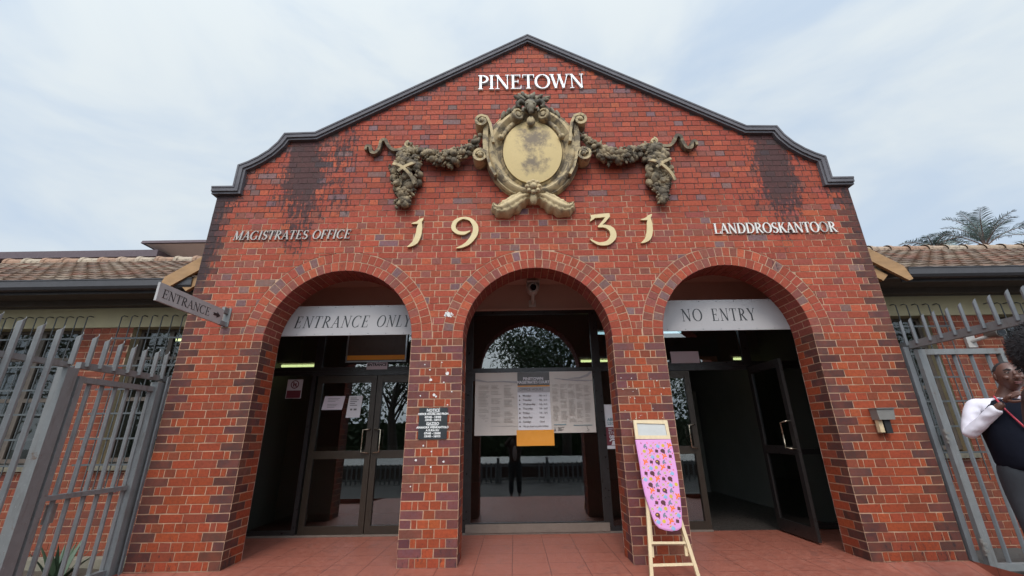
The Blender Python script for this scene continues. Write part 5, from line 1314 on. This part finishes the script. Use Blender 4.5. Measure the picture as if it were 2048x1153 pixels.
def person(label, loc, rz, h=1.68, stout=1.0, head=(0, -.02), r_hand=None, l_hand=None, r_elbow=None, l_elbow=None, coat='vest_navy', shirt='shirt_white', leg_mat='trouser_grey', sleeve='shirt_white', extras=None, head_rz=0.0):
    p = thing('person', label, 'person', loc); T = Matrix.Translation(Vector(loc)) @ Matrix.Rotation(rz, 4, 'Z'); k = h / 1.70; S = lambda x, y, z: Vector((x, y, z)) * k; w = stout
    hx, hy = head
    sh_r, sh_l = S(-.19, .0, 1.395), S(.19, .0, 1.395)
    er = Vector(r_elbow) if r_elbow else S(-.26, .02, 1.11); el_ = Vector(l_elbow) if l_elbow else S(.26, .02, 1.11)
    hr = Vector(r_hand) if r_hand else S(-.27, -.06, .86); hl = Vector(l_hand) if l_hand else S(.27, -.06, .86)
    body = MB(); pel = S(0, 0, .93)
    torso = [(pel, .115 * k), (S(0, -.01, 1.08), .11 * k), (S(0, 0, 1.28), .13 * k), (S(0, .01, 1.42), .062 * k), (S(hx * .6, hy * .5, 1.50), .052 * k), (S(hx, hy + .01, 1.56), .060 * k)]
    def arm(sh, e, hd): return [(S(0, 0, 1.28), .13 * k), (sh, .055 * k), (e, .040 * k), (e.lerp(hd, .5), .036 * k), (hd, .025 * k)]
    legs = [[(pel, .115 * k), (S(q * .095, 0, .84), .085 * k * min(w, 1.15)), (S(q * .10, -.01, .48), .055 * k), (S(q * .105, .02, .10), .038 * k), (S(q * .11, -.10, .05), .034 * k)] for q in (-1, 1)]
    add_skin(body, [torso, arm(sh_r, er, hr), arm(sh_l, el_, hl)] + legs, T, 2)
    for sgn, e, hd in ((-1, er, hr), (1, el_, hl)):
        fwd = (hd - e).normalized(); up = Vector((sgn * .5, -.3, .8)) if fwd.z > -.5 else Vector((sgn, 0, 0)); side = Vector((-sgn, -.4, 0)) if fwd.z > -.5 else Vector((0, -1, 0))
        palm, fing = hand_chains(hd, fwd, up, side, curl=.75 if fwd.z > -.5 else .4, k=k)
        add_skin(body, palm, T, 2)
        for f in fing: add_skin(body, [f], T, 1)
    hc = S(hx, hy, 1.585); HT = T @ Matrix.Translation(hc) @ Matrix.Rotation(head_rz, 4, 'Z') @ Matrix.Translation(-hc)
    face(body, HT, hc, k)
    body.build('body', ['skin_dark', 'skin_lip', 'eye_white', 'hair_black'], p, smooth=True)
    c = MB()                                                    # shirt with sleeves
    add_skin(c, [[(S(0, 0, .98), .150 * k * w), (S(0, -.01, 1.10), .152 * k * w), (S(0, 0, 1.28), .150 * k), (S(0, .01, 1.405), .085 * k)], [(S(0, 0, 1.28), .150 * k), (sh_r, .066 * k), (sh_r.lerp(er, .3), .060 * k), (sh_r.lerp(er, .6), .056 * k), (er, .049 * k), (er.lerp(hr, .3), .047 * k), (er.lerp(hr, .6), .043 * k), (er.lerp(hr, .86), .044 * k)], [(S(0, 0, 1.28), .150 * k), (sh_l, .075 * k), (sh_l.lerp(el_, .55), .066 * k), (el_, .056 * k), (el_.lerp(hl, .5), .050 * k), (el_.lerp(hl, .86), .043 * k)]], T, 2)
    for i_, v_ in enumerate(c.v):
        q_ = mnoise.noise(v_ * 16) * .010 + mnoise.noise(Vector((v_.x * 11, v_.y * 11, v_.z * 38))) * .010; c.v[i_] = v_ + Vector((q_, q_ * .7, q_ * .5))
    c.build('shirt', sleeve, p, smooth=True)
    c = MB(); add_skin(c, [[(S(0, 0, .86), .165 * k * w), (S(0, 0, .965), .168 * k * w), (S(0, -.01, 1.08), .172 * k * w), (S(0, 0, 1.26), .168 * k), (S(0, .01, 1.36), .125 * k)], [(S(0, 0, 1.26), .168 * k), (S(-.15, .005, 1.385), .078 * k)], [(S(0, 0, 1.26), .168 * k), (S(.15, .005, 1.385), .078 * k)]], T, 2)
    for i_, v_ in enumerate(c.v):
        q_ = mnoise.noise(v_ * 9) * .010; c.v[i_] = v_ + Vector((q_, q_, 0))
    c.build('vest', coat, p, smooth=True)
    c = MB(); add_skin(c, [[(S(0, 0, 1.04), .150 * k * w), (S(0, 0, .90), .156 * k * w)]] + [[(S(0, 0, .90), .152 * k * w), (S(q * .098, 0, .78), .105 * k * min(w, 1.15)), (S(q * .105, -.01, .48), .080 * k), (S(q * .11, .01, .09), .066 * k)] for q in (-1, 1)], T, 2); c.build('trousers', leg_mat, p, smooth=True)
    for q in (-1, 1):
        c = MB(); add_skin(c, [[(S(q * .11, .05, .05), .042 * k), (S(q * .11, -.04, .045), .045 * k), (S(q * .115, -.15, .035), .036 * k)]], T, 2); c.build('shoe', 'shoe_black', p, smooth=True)
    if extras: extras(p, T, S, k, hc, HT)
    return p
def man_extras(p, T, S, k, hc, HT):
    h = MB(); rows = []
    for j in range(7):
        th = R(4 + 62 * j / 6); rows.append([HT @ (hc + Vector((math.sin(th) * math.sin(2 * math.pi * i / 20) * .0805, -math.sin(th) * math.cos(2 * math.pi * i / 20) * .098 + .012 * j / 6, math.cos(th) * .121)) * k) for i in range(20)])
    h.grid(rows, closed=True); h.build('hair', 'hair_black', p, smooth=True)
    l = MB(); 
    for q in (-1, 1): l.tube([T @ S(q * .075, -.06, 1.44), T @ S(q * .062, -.155, 1.33), T @ S(.03 + q * .012, -.205, 1.14)], .007, 6)
    l.build('lanyard', 'lanyard_red', p)
    c = MB(); o = T @ S(.03, -.222, 1.09); x = (T.to_3x3() @ Vector((1, 0, 0))); n = T.to_3x3() @ Vector((0, -1, 0))
    c.prism([(-.03, -.045), (.03, -.045), (.03, .045), (-.03, .045)], (o, x, Vector((0, 0, 1)), n), 0, .003); c.build('badge', 'card_white', p)
person('man in a navy sleeveless jersey and white shirt holding a hand to his chin', (3.66, -1.22, 0), R(-34), h=1.70, stout=1.25, head=(.05, -.05), r_elbow=(-.30, -.07, 1.15), r_hand=(-.075, -.225, 1.385), extras=man_extras, head_rz=R(8))
def afro_extras(p, T, S, k, hc, HT):
    h = MB(); rg = random.Random(2); c0 = hc + Vector((0, .03, .035)) * k
    h.ball(HT @ c0, (.158, .158, .158), 20, 14, noise_amp=.14)
    for _ in range(7000):
        d = Vector((rg.gauss(0, 1), rg.gauss(0, 1), rg.gauss(0, 1))).normalized()
        if d.y < -.6 and d.z < .3: continue
        q = c0 + d * .156 * rg.uniform(.97, 1.08); e = (d + Vector((rg.gauss(0, .7), rg.gauss(0, .7), rg.gauss(0, .7)))).normalized(); w = e.cross(d + Vector((.01, .02, .03))).normalized() * .0022; l = rg.uniform(.008, .020)
        h.face([h.vert(HT @ (q - w)), h.vert(HT @ (q + w)), h.vert(HT @ (q + e * l))])
    h.build('hair', 'hair_black', p)
person('person with large rounded dark curly hair at the right edge, seen from the side', (2.575, -2.5, -.035), R(80), h=1.70, head=(0, -.02), coat='jacket_brown', sleeve='jacket_brown', extras=afro_extras)
def photo_extras(p, T, S, k, hc, HT):
    m = MB(); m.box(-.365, -.20, -4.728, -4.718, 1.158, 1.238); m.build('phone', 'rubber_black', p)
    m = MB(); m.ball(T @ S(0, -.150, 1.12), (.065, .05, .20), 12, 8); m.build('shirt_front', 'paper_midgrey', p, smooth=True)
person('person behind the viewer holding a phone up with both hands', (-.28, -5.16, -.42), R(180), h=1.74, r_elbow=(-.24, -.16, 1.36), l_elbow=(.24, -.16, 1.36), r_hand=(-.10, -.36, 1.555), l_hand=(.10, -.36, 1.555), coat='jacket_brown', sleeve='jacket_brown', extras=photo_extras)

# ================================================================== planting
def leaf_quad(mb, p, d, w, l, rg, col):
    d = d.normalized(); a = d.cross(Vector((rg.uniform(-1, 1), rg.uniform(-1, 1), rg.uniform(-1, 1)))).normalized()
    mb.face([mb.vert(p), mb.vert(p + d * l * .5 + a * w * .5), mb.vert(p + d * l), mb.vert(p + d * l * .5 - a * w * .5)], 0, col)
def palm(label, loc, h, nf, rad, seed, az=(0, 360), lift=(0.2, 1.2)):
    t = thing('palm_tree', label, 'palm', loc, 'palms behind the right roof'); rg = random.Random(seed); b = Vector(loc)
    m = MB(); m.tube([b + Vector((.1 * math.sin(i), 0, h * i / 8)) for i in range(9)], [.24 - .008 * i for i in range(9)], 10); m.build('trunk', 'bark', t, smooth=True)
    f = MB(); top = b + Vector((.1 * math.sin(8), 0, h))
    for i in range(nf):
        a = R(az[0] + (az[1] - az[0]) * (i + rg.uniform(-.3, .3)) / nf); el0 = rg.uniform(*lift); L = rad * rg.uniform(.85, 1.15); d = Vector((math.cos(a), math.sin(a), 0)); P = []; p = top.copy(); n = 16; ang = el0
        for q in range(n + 1):
            P.append(p.copy()); p = p + (d * math.cos(ang) + Vector((0, 0, math.sin(ang)))) * (L / n); ang -= (.03 + .085 * q / n) * rg.uniform(.9, 1.1)
        f.tube(P, [.035 - .0019 * q for q in range(n + 1)], 5, cap=False)
        for q in range(2, n):
            for sb in range(3):
                u = (q + sb / 3); pp = P[q].lerp(P[q + 1], sb / 3); tt = (P[q + 1] - P[q]).normalized(); sd = tt.cross(Vector((0, 0, 1))).normalized(); un = sd.cross(tt)
                for s in (-1, 1):
                    dd = (sd * s * .8 + tt * .55 + un * rg.uniform(-.1, .55)).normalized(); ll = L * .22 * math.sin(math.pi * min(1, (u / n) ** .7 * .92 + .05)) + .1
                    c = rg.choice(((.16, .20, .18), (.12, .17, .15), (.21, .22, .20))); w = .034; tip = pp + dd * ll - Vector((0, 0, ll * .18)); md = pp + dd * ll * .5; wv = tt * w * .5  # frond tones carry the same painted haze
                    ids = [f.vert(q_) for q_ in (pp - wv * .5, md - wv, tip, md + wv, pp + wv * .5)]; f.face(ids, 0, c)
    f.build('crown', 'leaf_palm', t)
palm('tall palm frond cluster rising above the right roof ridge', (22.7, 14, 0), 9.55, 11, 2.25, 3, lift=(.6, 1.5))
palm('low bushy palm just showing left of the tall palm', (20.7, 14.5, 0), 9.75, 16, 1.5, 8, lift=(.0, .7))
palm('palm with outspread fronds at the right edge of the roof', (26.3, 14, 0), 9.8, 11, 2.5, 12, lift=(.15, 1.0))
al = thing('spiky_plant', 'dark green spiky plant behind the left gate', 'plant', (-4.9, .25, -.12)); rg = random.Random(6)
for i in range(15):
    m = MB(); a = rg.uniform(0, 6.28); el0 = rg.uniform(.75, 1.35); L = rg.uniform(.30, .50); d = Vector((math.cos(a), math.sin(a), 0)); sd = Vector((-d.y, d.x, 0)); p = Vector((-4.92 + .04 * math.cos(a), .22 + .04 * math.sin(a), -.13)); rows = []
    for q in range(7):
        w = .032 * (1 - (q / 6) ** 1.5) + .001; nn = Vector((0, 0, 1)); rows.append([p - sd * w, p - Vector((0, 0, .012)) * (1 - q / 6), p + sd * w, p + nn * .006]); p = p + (d * math.cos(el0) + nn * math.sin(el0)) * L / 6; el0 -= .05
    m.grid(rows, 0, rg.choice(((.05, .085, .045), (.07, .10, .055), (.04, .07, .04))), closed=True); m.build('leaf', 'leaf_aloe', al)
k = MB(); k.box(-7.5, -4.20, .70, .84, -.2, -.045); tag(k.build('kerb', 'kerb_stone'), kind='structure')

# what the glass mirrors: street side behind the viewer
def tree(label, loc, h, rx, rz, n, seed, droop=.3):
    t = thing('tree', label, 'tree', loc, 'trees across the yard'); rg = random.Random(seed); b = Vector(loc); top = b + Vector((0, 0, h))
    m = MB(); m.tube([b, b + Vector((.1, 0, h * .3)), b + Vector((-.05, .1, h * .65)), top], [.28, .22, .16, .06], 9)
    cl = []
    for i in range(16):
        a = rg.uniform(0, 6.28); z = rg.uniform(-.5, .75); e = top + Vector((math.cos(a) * rx * rg.uniform(.45, .9), math.sin(a) * rx * rg.uniform(.45, .9), z * rz)); m.tube([b + Vector((0, 0, h * rg.uniform(.5, .85))), (e + top) / 2 + Vector((0, 0, .25)), e], [.05, .03, .01], 6); cl.append(e)
    m.build('trunk', 'bark', t, smooth=True); f = MB()
    for i in range(n):
        c = rg.choice(cl); r = rx * .36; p = c + Vector((rg.gauss(0, r * .6), rg.gauss(0, r * .6), rg.gauss(0, r * .42))); d = Vector((rg.uniform(-1, 1), rg.uniform(-1, 1), rg.uniform(-1, .6) - droop)); g_ = rg.uniform(.7, 1.35)
        leaf_quad(f, p, d, rg.uniform(.05, .10), rg.uniform(.14, .30), rg, (.05 * g_, .085 * g_, .03 * g_))
    f.build('crown', 'leaf_green', t)
tree('leafy tree behind the viewer mirrored in the middle arch glass', (2.3, -15, -.4), 5.9, 3.4, 1.5, 11000, 1)
tree('bushy tree behind the viewer mirrored in the left doors', (-6.0, -13, -.4), 3.9, 3.2, 1.9, 5200, 2)
tree('tree behind the viewer mirrored beside the right doors', (9.5, -14, -.4), 4.2, 3.0, 1.8, 4200, 3)
tree('large added tree behind the viewer, darkening the left wing windows', (-17, -13, -.4), 4.6, 4.6, 2.9, 5200, 4)  # unseen tree, added to darken the sky mirrored in the left wing windows
tree('large added tree behind the viewer, darkening the right wing windows', (17.5, -13, -.4), 4.6, 4.6, 2.9, 5200, 5)  # added unseen tree: keeps bright sky out of the right wing glass
h = MB(); rg = random.Random(9)
for i in range(9000):
    x = rg.uniform(-24, 24); z = rg.uniform(-.4, 2.5 + .9 * mnoise.noise(Vector((x * .35, 0, 0)))); leaf_quad(h, Vector((x, -19 + rg.uniform(-1.2, .4), z)), Vector((rg.uniform(-1, 1), rg.uniform(-.2, 1), rg.uniform(-1, 1))), rg.uniform(.14, .24), rg.uniform(.25, .45), rg, (.03, .045 * rg.uniform(.7, 1.3), .02))
h.box(-24, 24, -20.4, -19.3, -.4, 2.0, 0, (.025, .035, .018)); tag(h.build('hedge', 'leaf_green'), 'dense dark hedge along the far side of the yard', kind='stuff')
w = thing('parked_car_standin', 'long low white-topped stand-in for parked cars mirrored in the glass', 'wall', (0, -10.6, -.4))
m = MB(); m.box(-9, 9, -10.7, -10.5, -.42, .118); m.build('base', 'jacket_brown', w); m = MB(); m.hexa([(-9, -11.9, .12), (9, -11.9, .12), (9, -10.45, .12), (-9, -10.45, .12), (-9, -11.9, .34), (9, -11.9, .34), (9, -10.45, .16), (-9, -10.45, .16)]); m.build('cap', 'standin_white', w)  # made-up block for parked cars; top sloped so its reflection turns bright
f = thing('palisade_fence', 'street side palisade fence behind the viewer', 'fence', (0, -9, -.4)); FF = frame((0, -9.0, 0), (-1, 0, 0), (0, 0, 1))
m = MB(); m.box(-7, 7, -9.05, -9.0, .12, .17); m.build('rail', 'galvanised_dark', f); m = MB(); m.box(-7, 7, -9.05, -9.0, -.3, -.25); m.build('rail', 'galvanised_dark', f)
for i in range(80):
    if 36 < i < 44: continue
    p = MB(); pale(p, FF, -6.9 + .175 * i, -.42, .28, w=.06); p.build('pale', 'galvanised_dark', f)
for x in (-3.6, -.9, .9, 3.6):
    m = MB(); m.box(x - .05, x + .05, -9.12, -9.02, -.42, .42); m.build('post', 'galvanised_dark', f)
